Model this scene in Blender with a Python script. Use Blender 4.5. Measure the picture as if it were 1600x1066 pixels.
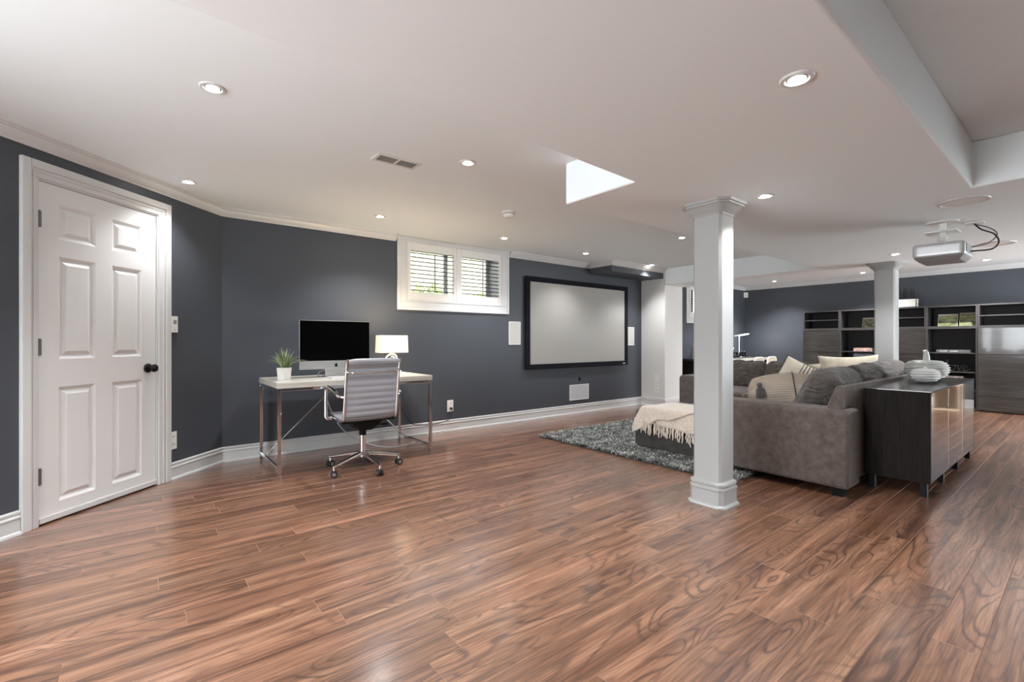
import bpy, bmesh, math, random
import numpy as np
from mathutils import Vector, Matrix, noise as mnoise

# ------------------------------------------------------------------ clear
for o in list(bpy.data.objects):
    bpy.data.objects.remove(o)
scene = bpy.context.scene
COL = scene.collection
PI = math.pi

# ------------------------------------------------------------------ camera
H = 1.093                       # camera height, metres
PHI = math.atan2(916.3, 730.0)  # heading, measured from the wall direction X
cam_d = bpy.data.cameras.new('camera')
cam = bpy.data.objects.new('camera', cam_d)
COL.objects.link(cam)
cam.location = (0, 0, H)
cam.rotation_euler = (PI / 2, 0, PHI - PI / 2)
cam_d.sensor_width = 36.0
cam_d.sensor_fit = 'HORIZONTAL'
cam_d.lens = 730.0 / 1600 * 36.0
cam_d.clip_start = 0.02
scene.camera = cam

# ------------------------------------------------------------------ world, exposure
W_STRENGTH = 4.6
CAN_POWER = 24.0
EXPOSURE = 1.55
world = bpy.data.worlds.new('sky')
scene.world = world
world.use_nodes = True
wn = world.node_tree.nodes
bg = wn['Background']
bg.inputs['Color'].default_value = (0.90, 0.96, 1.0, 1)
bg.inputs['Strength'].default_value = W_STRENGTH
vs = scene.view_settings
vs.view_transform = 'Standard'
vs.look = 'None'
vs.gamma = 1.0
vs.exposure = EXPOSURE
vs.use_curve_mapping = False
scene.cycles.max_bounces = 10
scene.cycles.diffuse_bounces = 6
scene.cycles.glossy_bounces = 5
scene.cycles.sample_clamp_indirect = 6.0
scene.cycles.caustics_reflective = False
scene.cycles.caustics_refractive = False


# ------------------------------------------------------------------ materials
def new_mat(name):
    m = bpy.data.materials.new(name)
    m.use_nodes = True
    nt = m.node_tree
    return m, nt, nt.nodes['Principled BSDF']


def simple(name, col, rough=0.5, metal=0.0, spec=0.5, bump=0.0, bump_scale=200.0, var=0.0, var_scale=6.0,
           emit=None, emit_s=0.0, coat=0.0, sheen=0.0, trans=0.0):
    m, nt, p = new_mat(name)
    p.inputs['Base Color'].default_value = (*col, 1)
    p.inputs['Roughness'].default_value = rough
    p.inputs['Metallic'].default_value = metal
    p.inputs['Specular IOR Level'].default_value = spec
    p.inputs['Coat Weight'].default_value = coat
    p.inputs['Sheen Weight'].default_value = sheen
    p.inputs['Transmission Weight'].default_value = trans
    if emit:
        p.inputs['Emission Color'].default_value = (*emit, 1)
        p.inputs['Emission Strength'].default_value = emit_s
    tc = nt.nodes.new('ShaderNodeNewGeometry')
    if bump > 0:
        n = nt.nodes.new('ShaderNodeTexNoise')
        n.inputs['Scale'].default_value = bump_scale
        n.inputs['Detail'].default_value = 2
        nt.links.new(tc.outputs['Position'], n.inputs['Vector'])
        b = nt.nodes.new('ShaderNodeBump')
        b.inputs['Strength'].default_value = bump
        b.inputs['Distance'].default_value = 0.002
        nt.links.new(n.outputs['Fac'], b.inputs['Height'])
        nt.links.new(b.outputs['Normal'], p.inputs['Normal'])
    if var > 0:
        n = nt.nodes.new('ShaderNodeTexNoise')
        n.inputs['Scale'].default_value = var_scale
        n.inputs['Detail'].default_value = 4
        nt.links.new(tc.outputs['Position'], n.inputs['Vector'])
        r = nt.nodes.new('ShaderNodeValToRGB')
        r.color_ramp.elements[0].position = 0.3
        r.color_ramp.elements[1].position = 0.7
        r.color_ramp.elements[0].color = (*[c * (1 - var) for c in col], 1)
        r.color_ramp.elements[1].color = (*[min(1, c * (1 + var)) for c in col], 1)
        nt.links.new(n.outputs['Fac'], r.inputs['Fac'])
        nt.links.new(r.outputs['Color'], p.inputs['Base Color'])
    return m


def math_node(nt, op, a, b=None, c=None):
    n = nt.nodes.new('ShaderNodeMath')
    n.operation = op
    for i, v in enumerate((a, b, c)):
        if v is None:
            continue
        if isinstance(v, (int, float)):
            n.inputs[i].default_value = v
        else:
            nt.links.new(v, n.inputs[i])
    return n.outputs[0]


def ramp(nt, fac, stops):
    r = nt.nodes.new('ShaderNodeValToRGB')
    e = r.color_ramp.elements
    e[0].position, e[0].color = stops[0][0], (*stops[0][1], 1)
    e[1].position, e[1].color = stops[-1][0], (*stops[-1][1], 1)
    for pos, c in stops[1:-1]:
        k = e.new(pos)
        k.color = (*c, 1)
    nt.links.new(fac, r.inputs['Fac'])
    return r.outputs['Color']


def mix_rgb(nt, fac, a, b, mode='MIX'):
    n = nt.nodes.new('ShaderNodeMix')
    n.data_type = 'RGBA'
    n.blend_type = mode
    for s, v in ((n.inputs[0], fac), (n.inputs[6], a), (n.inputs[7], b)):
        if isinstance(v, (int, float)):
            s.default_value = v
        elif isinstance(v, tuple):
            s.default_value = (*v, 1)
        else:
            nt.links.new(v, s)
    return n.outputs[2]


def vec_scale(nt, v, sx, sy, sz, add=None):
    m = nt.nodes.new('ShaderNodeMapping')
    m.inputs['Scale'].default_value = (sx, sy, sz)
    nt.links.new(v, m.inputs['Vector'])
    if add is not None:
        nt.links.new(add, m.inputs['Location'])
    return m.outputs[0]


def noise_tex(nt, v, scale=1.0, detail=2.0, rough=0.5, dist=0.0):
    n = nt.nodes.new('ShaderNodeTexNoise')
    n.inputs['Scale'].default_value = scale
    n.inputs['Detail'].default_value = detail
    n.inputs['Roughness'].default_value = rough
    n.inputs['Distortion'].default_value = dist
    nt.links.new(v, n.inputs['Vector'])
    return n.outputs['Fac']


def walnut_floor():
    m, nt, p = new_mat('walnut_laminate')
    geo = nt.nodes.new('ShaderNodeNewGeometry')
    at = nt.nodes.new('ShaderNodeAttribute')
    at.attribute_name = 'rnd'
    rnd = at.outputs['Fac']
    comb = nt.nodes.new('ShaderNodeCombineXYZ')
    nt.links.new(math_node(nt, 'MULTIPLY', rnd, 37.0), comb.inputs[0])
    nt.links.new(math_node(nt, 'MULTIPLY', rnd, 91.0), comb.inputs[1])
    pos = geo.outputs['Position']
    low = noise_tex(nt, vec_scale(nt, pos, 1.35, 6.5, 1, comb.outputs[0]), 1.0, 1.5, 0.4, 0.45)
    fine = noise_tex(nt, vec_scale(nt, pos, 4.0, 110.0, 1, comb.outputs[0]), 1.0, 4.0, 0.65)
    mid = noise_tex(nt, vec_scale(nt, pos, 1.0, 17.0, 1, comb.outputs[0]), 1.0, 4.0, 0.6)
    wob = math_node(nt, 'ADD', math_node(nt, 'MULTIPLY', low, 92.0), math_node(nt, 'MULTIPLY', fine, 3.0))
    r01 = math_node(nt, 'MULTIPLY_ADD', math_node(nt, 'SINE', wob), 0.5, 0.5)
    rsh = math_node(nt, 'POWER', r01, 5.0)
    amp = ramp(nt, noise_tex(nt, vec_scale(nt, pos, 1.1, 5.0, 1, comb.outputs[0]), 1.0, 1.0), [(0.36, (0.25, 0.25, 0.25)), (0.62, (1, 1, 1))])
    base = ramp(nt, mid, [(0.28, (0.078, 0.032, 0.018)), (0.42, (0.180, 0.082, 0.046)), (0.56, (0.285, 0.140, 0.081)), (0.74, (0.440, 0.242, 0.148))])
    c1 = mix_rgb(nt, math_node(nt, 'MULTIPLY', math_node(nt, 'MULTIPLY', rsh, 0.80), amp), base, (0.060, 0.026, 0.018))
    streak = ramp(nt, fine, [(0.36, (0.60, 0.57, 0.55)), (0.56, (1.0, 1.0, 1.0)), (0.72, (1.18, 1.18, 1.18))])
    c2 = mix_rgb(nt, 1.0, c1, streak, 'MULTIPLY')
    br = math_node(nt, 'MULTIPLY_ADD', rnd, 0.40, 0.80)
    hv = nt.nodes.new('ShaderNodeHueSaturation')
    nt.links.new(c2, hv.inputs['Color'])
    nt.links.new(br, hv.inputs['Value'])
    hv.inputs['Saturation'].default_value = 1.0
    nt.links.new(hv.outputs['Color'], p.inputs['Base Color'])
    nt.links.new(math_node(nt, 'MULTIPLY_ADD', fine, 0.10, 0.28), p.inputs['Roughness'])
    p.inputs['IOR'].default_value = 1.55
    p.inputs['Specular IOR Level'].default_value = 0.3
    p.inputs['Coat Weight'].default_value = 1.0
    p.inputs['Coat IOR'].default_value = 1.6
    p.inputs['Coat Roughness'].default_value = 0.20
    return m


def grain_mat(name, dark, light, axis_scale, rough, spec=0.5, bump=0.05, coat=0.0):
    m, nt, p = new_mat(name)
    geo = nt.nodes.new('ShaderNodeNewGeometry')
    v = vec_scale(nt, geo.outputs['Position'], *axis_scale)
    f = noise_tex(nt, v, 1.0, 4.0, 0.6, 0.3)
    c = ramp(nt, f, [(0.3, dark), (0.7, light)])
    nt.links.new(c, p.inputs['Base Color'])
    p.inputs['Roughness'].default_value = rough
    p.inputs['Specular IOR Level'].default_value = spec
    p.inputs['Coat Weight'].default_value = coat
    p.inputs['Coat Roughness'].default_value = 0.04
    b = nt.nodes.new('ShaderNodeBump')
    b.inputs['Strength'].default_value = bump
    b.inputs['Distance'].default_value = 0.001
    nt.links.new(f, b.inputs['Height'])
    nt.links.new(b.outputs['Normal'], p.inputs['Normal'])
    return m


def fabric(name, dark, light, scale=28.0, weave=420.0, rough=0.9, sheen=0.25, wrinkle=0.0):
    m, nt, p = new_mat(name)
    geo = nt.nodes.new('ShaderNodeNewGeometry')
    big = noise_tex(nt, geo.outputs['Position'], scale, 5.0, 0.65)
    sm = noise_tex(nt, geo.outputs['Position'], weave, 2.0, 0.5)
    f = math_node(nt, 'ADD', math_node(nt, 'MULTIPLY', big, 0.7), math_node(nt, 'MULTIPLY', sm, 0.3))
    nt.links.new(ramp(nt, f, [(0.32, dark), (0.68, light)]), p.inputs['Base Color'])
    p.inputs['Roughness'].default_value = rough
    p.inputs['Specular IOR Level'].default_value = 0.2
    p.inputs['Sheen Weight'].default_value = sheen
    b = nt.nodes.new('ShaderNodeBump')
    b.inputs['Strength'].default_value = 0.35
    b.inputs['Distance'].default_value = 0.002
    nt.links.new(sm, b.inputs['Height'])
    if wrinkle > 0:
        wv = noise_tex(nt, vec_scale(nt, geo.outputs['Position'], 4.0, 9.0, 15.0), 1.0, 3.0, 0.55, 1.6)
        b2 = nt.nodes.new('ShaderNodeBump')
        b2.inputs['Strength'].default_value = wrinkle
        b2.inputs['Distance'].default_value = 0.05
        nt.links.new(wv, b2.inputs['Height'])
        nt.links.new(b2.outputs['Normal'], b.inputs['Normal'])
    nt.links.new(b.outputs['Normal'], p.inputs['Normal'])
    return m


def striped(name, base, stripe, lo, hi, freq, duty=0.5, coord=0):
    """Woven stripes printed on a pillow, laid along one of its own axes between lo and hi."""
    m, nt, p = new_mat(name)
    tc = nt.nodes.new('ShaderNodeTexCoord')
    sep = nt.nodes.new('ShaderNodeSeparateXYZ')
    nt.links.new(tc.outputs['Object'], sep.inputs[0])
    x = sep.outputs[coord]
    fr = math_node(nt, 'FRACT', math_node(nt, 'MULTIPLY', x, freq))
    s = math_node(nt, 'LESS_THAN', fr, duty)
    s = math_node(nt, 'MULTIPLY', s, math_node(nt, 'GREATER_THAN', x, lo))
    s = math_node(nt, 'MULTIPLY', s, math_node(nt, 'LESS_THAN', x, hi))
    n = noise_tex(nt, tc.outputs['Object'], 300.0, 2.0)
    c = mix_rgb(nt, s, base, stripe)
    c = mix_rgb(nt, math_node(nt, 'MULTIPLY', n, 0.35), c, tuple(v * 0.6 for v in base))
    nt.links.new(c, p.inputs['Base Color'])
    p.inputs['Roughness'].default_value = 0.9
    p.inputs['Specular IOR Level'].default_value = 0.15
    b = nt.nodes.new('ShaderNodeBump')
    b.inputs['Strength'].default_value = 0.3
    b.inputs['Distance'].default_value = 0.002
    nt.links.new(n, b.inputs['Height'])
    nt.links.new(b.outputs['Normal'], p.inputs['Normal'])
    return m


def picture_mat(name, stops, scale):
    m, nt, p = new_mat(name)
    tc = nt.nodes.new('ShaderNodeTexCoord')
    f = noise_tex(nt, vec_scale(nt, tc.outputs['Object'], *scale), 1.0, 5.0, 0.6)
    nt.links.new(ramp(nt, f, stops), p.inputs['Base Color'])
    p.inputs['Roughness'].default_value = 0.35
    return m


M = {}
M['wall'] = simple('slate_blue_paint', (0.063, 0.070, 0.084), 0.48, bump=0.08, bump_scale=260, spec=0.4)
M['wall_grey'] = simple('grey_paint', (0.10, 0.10, 0.105), 0.55, bump=0.08, bump_scale=260)
M['white_wall'] = simple('white_wall_paint', (0.72, 0.71, 0.68), 0.6, bump=0.06, bump_scale=260)
M['ceiling'] = simple('ceiling_paint', (0.85, 0.905, 0.92), 0.75, bump=0.05, bump_scale=180)
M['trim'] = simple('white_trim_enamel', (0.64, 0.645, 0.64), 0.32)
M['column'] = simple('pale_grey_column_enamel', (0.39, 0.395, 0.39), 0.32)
M['door'] = simple('white_door_enamel', (0.74, 0.745, 0.735), 0.36, bump=0.10, bump_scale=90)
M['floor'] = walnut_floor()
M['plank_edge'] = simple('pale_plank_edge', (0.40, 0.25, 0.18), 0.5)  # plank chamfers coloured lighter than the board face
M['subfloor'] = simple('floor_joint', (0.10, 0.055, 0.035), 0.7)
M['chrome'] = simple('polished_chrome', (0.80, 0.80, 0.82), 0.09, 1.0)
M['steel'] = simple('brushed_steel', (0.58, 0.58, 0.58), 0.3, 1.0)
M['hinge'] = simple('dull_nickel', (0.16, 0.155, 0.15), 0.45, 0.8)
M['alu'] = simple('satin_aluminium', (0.74, 0.75, 0.75), 0.28, 0.9)
M['black_metal'] = simple('black_bronze', (0.012, 0.011, 0.011), 0.25, 0.6)
M['black'] = simple('black_plastic', (0.008, 0.008, 0.008), 0.5, spec=0.12)
M['velvet'] = simple('black_velvet_frame', (0.008, 0.008, 0.012), 0.9, spec=0.2)
M['rubber'] = simple('rubber', (0.015, 0.015, 0.015), 0.7)
M['glass_black'] = simple('black_glass', (0.002, 0.002, 0.002), 0.12, spec=0.03)
M['screen'] = simple('projection_vinyl', (0.385, 0.375, 0.35), 0.85, spec=0.1)
M['plastic'] = simple('white_plastic', (0.78, 0.78, 0.75), 0.4)
M['grille'] = simple('speaker_grille', (0.62, 0.61, 0.57), 0.6, bump=0.4, bump_scale=700)
M['grille_grey'] = simple('speaker_grille_grey', (0.52, 0.54, 0.58), 0.6, bump=0.4, bump_scale=700)
M['dark_hole'] = simple('vent_shadow_box', (0.05, 0.05, 0.05), 0.8)
M['vent_slat'] = simple('vent_grey_slat', (0.28, 0.28, 0.28), 0.5)
M['desk'] = grain_mat('whitewashed_oak', (0.47, 0.44, 0.39), (0.64, 0.61, 0.55), (3, 40, 40), 0.3)
M['leather'] = simple('pale_grey_leather', (0.27, 0.27, 0.29), 0.42, bump=0.15, bump_scale=500)
M['pot'] = simple('white_ceramic', (0.78, 0.77, 0.73), 0.25)
M['soil'] = simple('soil', (0.03, 0.022, 0.015), 0.9)
M['leaf'] = simple('grass_leaf', (0.17, 0.24, 0.095), 0.5, var=0.35, var_scale=60)
M['leaf_pale'] = simple('pale_grass_leaf', (0.42, 0.48, 0.30), 0.5, var=0.25, var_scale=60)
M['keys'] = simple('white_keys', (0.80, 0.80, 0.80), 0.4)
M['sofa'] = fabric('taupe_microsuede', (0.058, 0.045, 0.039), (0.130, 0.104, 0.090), 20.0)
M['sofa_dark'] = fabric('charcoal_cushion_cloth', (0.052, 0.044, 0.040), (0.108, 0.093, 0.084), 22.0, wrinkle=0.7)
M['sofa_cushion'] = fabric('taupe_cushion_cloth', (0.055, 0.044, 0.039), (0.120, 0.098, 0.086), 20.0, wrinkle=0.7)
M['ottoman'] = fabric('dark_grey_microsuede', (0.030, 0.029, 0.028), (0.075, 0.070, 0.066), 14.0)
M['cream'] = fabric('cream_linen', (0.52, 0.45, 0.35), (0.66, 0.59, 0.48), 24.0)
M['throw'] = fabric('cream_wool', (0.50, 0.42, 0.34), (0.76, 0.68, 0.59), 60.0, 300.0, sheen=0.5)
M['tassel'] = fabric('grey_tassel_yarn', (0.06, 0.058, 0.056), (0.16, 0.155, 0.15), 150.0)
M['lumbar'] = striped('ribbed_beige_weave', (0.46, 0.395, 0.325), (0.34, 0.285, 0.23), -1, 1, 50.0, 0.35, 2)
M['stripe_a'] = striped('cream_with_grey_stripes', (0.60, 0.54, 0.44), (0.10, 0.095, 0.09), -0.03, 0.19, 30.0, 0.45, 0)
M['piping'] = simple('grey_piping', (0.06, 0.06, 0.065), 0.8)
M['espresso'] = grain_mat('espresso_veneer', (0.010, 0.0085, 0.008), (0.022, 0.018, 0.016), (70, 70, 4), 0.6, 0.06)
M['espresso_lo'] = simple('espresso_inside', (0.016, 0.015, 0.016), 0.55)
M['gloss'] = grain_mat('high_gloss_dark_oak', (0.022, 0.0195, 0.018), (0.060, 0.054, 0.049), (60, 2.5, 75), 0.12, 0.5, 0.0, 0.35)
M['gloss_side'] = grain_mat('high_gloss_brown_door', (0.060, 0.047, 0.040), (0.095, 0.078, 0.068), (3, 60, 60), 0.06, 0.8, 0.0, 1.0)
M['edge'] = simple('grey_brown_edge', (0.055, 0.050, 0.048), 0.4)
M['top_glass'] = simple('smoked_glass_top', (0.035, 0.034, 0.032), 0.16, spec=0.7)
M['matte_white'] = simple('matte_white_ceramic', (0.80, 0.80, 0.78), 0.55)
M['pale_grey_ceramic'] = simple('pale_grey_ceramic', (0.56, 0.57, 0.55), 0.35)
M['proj'] = simple('projector_silver', (0.56, 0.56, 0.57), 0.35, 0.3)
M['proj_bot'] = simple('projector_grey_base', (0.26, 0.25, 0.25), 0.55)
M['book_a'] = simple('book_red_white', (0.62, 0.40, 0.34), 0.6, var=0.5, var_scale=40)
M['book_b'] = simple('book_blue_grey', (0.14, 0.17, 0.22), 0.6, var=0.4, var_scale=40)
M['book_c'] = simple('book_dark_grey', (0.13, 0.125, 0.13), 0.5, var=0.2, var_scale=40)
M['paper'] = simple('paper', (0.72, 0.70, 0.64), 0.8)
M['letter_white'] = simple('white_print', (0.8, 0.8, 0.8), 0.6)
M['sign_grey'] = simple('grey_painted_wood', (0.035, 0.035, 0.038), 0.5, spec=0.2)
M['box_print'] = picture_mat('patterned_card', [(0.42, (0.46, 0.42, 0.40)), (0.5, (0.16, 0.10, 0.10)), (0.58, (0.46, 0.42, 0.40))], (22, 22, 22))
M['pic_fern'] = picture_mat('fern_print', [(0.35, (0.045, 0.055, 0.03)), (0.5, (0.20, 0.22, 0.13)), (0.62, (0.46, 0.46, 0.36))], (26, 26, 26))
M['pic_land'] = picture_mat('landscape_print', [(0.33, (0.02, 0.02, 0.015)), (0.48, (0.24, 0.26, 0.12)), (0.62, (0.42, 0.43, 0.24)), (0.72, (0.55, 0.52, 0.38))], (5, 6, 22))
M['twig'] = simple('dark_twig', (0.014, 0.014, 0.018), 0.6)
M['light_wood'] = grain_mat('light_wood', (0.45, 0.33, 0.22), (0.60, 0.47, 0.33), (4, 40, 40), 0.5)
M['cord_w'] = simple('white_cord', (0.55, 0.55, 0.53), 0.5)
M['cord_b'] = simple('black_cord', (0.015, 0.015, 0.015), 0.5)
M['cord_g'] = simple('grey_cord', (0.20, 0.20, 0.20), 0.5)
M['shade'] = simple('lamp_shade_linen', (0.85, 0.78, 0.66), 0.8, emit=(1.0, 0.78, 0.50), emit_s=0.24)
M['led'] = simple('led_strip', (1, 1, 1), 0.5, emit=(1, 0.98, 0.95), emit_s=14.0)
M['bulb'] = simple('halogen_bulb', (1, 1, 1), 0.5, emit=(1.0, 0.95, 0.87), emit_s=30.0)
M['reflector'] = simple('can_reflector', (0.62, 0.62, 0.62), 0.25, 0.7)
M['bush'] = simple('garden_leaf', (0.20, 0.25, 0.09), 0.6, var=0.5, var_scale=5)
M['fence'] = simple('cream_fence_paint', (0.60, 0.57, 0.40), 0.7, var=0.15, var_scale=3)
M['ground_out'] = simple('pale_gravel', (0.25, 0.24, 0.20), 0.9, var=0.2, var_scale=8)
M['glass'] = simple('window_glass', (0.47, 0.47, 0.455), 0.0, trans=1.0)
M['glass'].node_tree.nodes['Principled BSDF'].inputs['IOR'].default_value = 1.02
M['louver'] = simple('louver_backlit_dark', (0.13, 0.122, 0.105), 0.5)  # white louvers and rods darkened, backlit shade put into the colour
M['shutter'] = simple('shutter_white', (0.78, 0.77, 0.74), 0.4)
M['rug_base'] = simple('rug_backing', (0.06, 0.062, 0.06), 0.95)


def rug_mat():
    m, nt, p = new_mat('shag_yarn')
    at = nt.nodes.new('ShaderNodeAttribute')
    at.attribute_name = 'tint'
    nt.links.new(ramp(nt, at.outputs['Fac'], [(0.0, (0.035, 0.040, 0.040)), (0.5, (0.16, 0.17, 0.16)), (1.0, (0.55, 0.54, 0.50))]), p.inputs['Base Color'])
    p.inputs['Roughness'].default_value = 0.7
    p.inputs['Specular IOR Level'].default_value = 0.3
    return m


M['rug'] = rug_mat()

# ------------------------------------------------------------------ mesh helpers
WL = {}      # object -> world location of its origin (for un-rotated things)


def world_loc(o):
    return WL.get(o.name, Vector((0, 0, 0))) if o else Vector((0, 0, 0))


def thing(name, label, cat, loc=(0, 0, 0), group=None, rotz=0.0):
    o = bpy.data.objects.new(name, None)
    o.empty_display_size = 0.1
    COL.objects.link(o)
    o.location = loc
    o.rotation_euler = (0, 0, rotz)
    o['label'] = label
    o['category'] = cat
    if group:
        o['group'] = group
    WL[o.name] = Vector(loc)
    return o


def tag(o, label, cat, group=None):
    o['label'] = label
    o['category'] = cat
    if group:
        o['group'] = group
    return o


class MB:
    """Collects shapes into one mesh. xf maps the given coordinates to world coordinates."""

    def __init__(self, xf=None):
        self.v, self.f, self.xf = [], [], xf

    def add(self, verts, faces):
        n = len(self.v)
        if self.xf:
            verts = [self.xf(*p) for p in verts]
        self.v += [tuple(p) for p in verts]
        self.f += [tuple(i + n for i in fc) for fc in faces]
        return self

    def box(self, x0, y0, z0, x1, y1, z1):
        return self.add([(x0, y0, z0), (x1, y0, z0), (x1, y1, z0), (x0, y1, z0), (x0, y0, z1), (x1, y0, z1), (x1, y1, z1), (x0, y1, z1)],
                        [(0, 3, 2, 1), (4, 5, 6, 7), (0, 1, 5, 4), (1, 2, 6, 5), (2, 3, 7, 6), (3, 0, 4, 7)])

    def prism(self, poly, z0, z1):
        n = len(poly)
        vs_ = [(x, y, z0) for x, y in poly] + [(x, y, z1) for x, y in poly]
        fs = [tuple(range(n - 1, -1, -1)), tuple(range(n, 2 * n))]
        fs += [(i, (i + 1) % n, n + (i + 1) % n, n + i) for i in range(n)]
        return self.add(vs_, fs)

    def extrude_profile(self, prof, a, b, axis):
        """prof: closed list of 2-D points; extruded from a to b along axis 'x' (prof = y,z) or 'y' (prof = x,z)."""
        n = len(prof)
        if axis == 'x':
            vs_ = [(a, p, q) for p, q in prof] + [(b, p, q) for p, q in prof]
        else:
            vs_ = [(p, a, q) for p, q in prof] + [(p, b, q) for p, q in prof]
        fs = [tuple(range(n)), tuple(range(2 * n - 1, n - 1, -1))]
        fs += [(i, n + i, n + (i + 1) % n, (i + 1) % n) for i in range(n)]
        return self.add(vs_, fs)

    def tube(self, pts, r, n=8, closed=False, flat=1.0, caps=True):
        pts = [Vector(p) for p in pts]
        m = len(pts)
        rings = []
        prev = None
        for i in range(m):
            if closed:
                t = pts[(i + 1) % m] - pts[i - 1]
            else:
                t = pts[min(i + 1, m - 1)] - pts[max(i - 1, 0)]
            t.normalize()
            if prev is None:
                up = Vector((0, 0, 1)) if abs(t.z) < 0.9 else Vector((1, 0, 0))
                a = t.cross(up).normalized()
            else:
                a = (prev - t * prev.dot(t)).normalized()
            prev = a
            b = t.cross(a)
            rr = r[i] if isinstance(r, (list, tuple)) else r
            rings.append([pts[i] + a * (math.cos(2 * PI * k / n) * rr) + b * (math.sin(2 * PI * k / n) * rr * flat) for k in range(n)])
        vs_ = [p for rg in rings for p in rg]
        fs = []
        for i in range(m if closed else m - 1):
            j = (i + 1) % m
            for k in range(n):
                l = (k + 1) % n
                fs.append((i * n + k, i * n + l, j * n + l, j * n + k))
        if not closed and caps:
            fs.append(tuple(range(n - 1, -1, -1)))
            fs.append(tuple(range((m - 1) * n, m * n)))
        return self.add(vs_, fs)

    def lathe(self, prof, c=(0, 0, 0), n=24, axis='z', caps=True):
        """prof: (radius, height) pairs."""
        vs_ = []
        for r, h in prof:
            for k in range(n):
                a = 2 * PI * k / n
                x, y = math.cos(a) * r, math.sin(a) * r
                if axis == 'z':
                    vs_.append((c[0] + x, c[1] + y, c[2] + h))
                elif axis == 'y':
                    vs_.append((c[0] + x, c[1] + h, c[2] - y))
                else:
                    vs_.append((c[0] + h, c[1] + x, c[2] + y))
        fs = []
        m = len(prof)
        for i in range(m - 1):
            for k in range(n):
                l = (k + 1) % n
                fs.append((i * n + k, i * n + l, (i + 1) * n + l, (i + 1) * n + k))
        if caps:
            fs.append(tuple(range(n - 1, -1, -1)))
            fs.append(tuple(range((m - 1) * n, m * n)))
        return self.add(vs_, fs)

    def sweep(self, path, prof, z0=0.0, closed=False, side=1):
        """Moulding: prof = (out, z) points, swept along a 2-D path with mitred corners; out points to the right of travel * side."""
        m = len(path)
        P = [Vector((p[0], p[1])) for p in path]
        offs = []
        for i in range(m):
            segs = []
            if closed or i > 0:
                segs.append((P[i] - P[i - 1]).normalized())
            if closed or i < m - 1:
                segs.append((P[(i + 1) % m] - P[i]).normalized())
            ns = [Vector((d.y, -d.x)) * side for d in segs]
            if len(ns) == 1:
                offs.append(ns[0])
            else:
                b = (ns[0] + ns[1]).normalized()
                offs.append(b / max(0.2, b.dot(ns[0])))
        k = len(prof)
        vs_ = [(P[i].x + offs[i].x * o, P[i].y + offs[i].y * o, z0 + z) for i in range(m) for o, z in prof]
        fs = []
        for i in range(m if closed else m - 1):
            j = (i + 1) % m
            for q in range(k):
                w = (q + 1) % k
                fs.append((i * k + q, j * k + q, j * k + w, i * k + w))
        if not closed:
            fs.append(tuple(range(k)))
            fs.append(tuple(range((m - 1) * k + k - 1, (m - 1) * k - 1, -1)))
        return self.add(vs_, fs)

    def build(self, name, mat, parent=None, smooth=None, bevel=0.0, seg=2, local=False, kind=None, fixn=True):
        me = bpy.data.meshes.new(name)
        vs_ = self.v
        org = Vector((0, 0, 0))
        if parent is not None and not local:
            org = world_loc(parent)
        elif parent is None and kind is None and not local:
            xs = [p[0] for p in vs_]
            ys = [p[1] for p in vs_]
            zs = [p[2] for p in vs_]
            org = Vector(((min(xs) + max(xs)) / 2, (min(ys) + max(ys)) / 2, min(zs)))
        if org.length > 0:
            vs_ = [(p[0] - org.x, p[1] - org.y, p[2] - org.z) for p in vs_]
        me.from_pydata(vs_, [], self.f)
        if fixn:
            bm = bmesh.new()
            bm.from_mesh(me)
            bmesh.ops.recalc_face_normals(bm, faces=bm.faces)
            bm.to_mesh(me)
            bm.free()
        if smooth is not None:
            me.polygons.foreach_set('use_smooth', [True] * len(me.polygons))
            if smooth < 180:
                me.set_sharp_from_angle(angle=math.radians(smooth))
        me.materials.append(M[mat] if isinstance(mat, str) else mat)
        o = bpy.data.objects.new(name, me)
        COL.objects.link(o)
        if parent is not None:
            o.parent = parent
            WL[o.name] = world_loc(parent)
        else:
            o.location = org
            WL[o.name] = org
        if kind:
            o['kind'] = kind
        if bevel > 0:
            md = o.modifiers.new('bevel', 'BEVEL')
            md.width = bevel
            md.segments = seg
            md.limit_method = 'ANGLE'
            md.angle_limit = math.radians(40)
        return o


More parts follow.
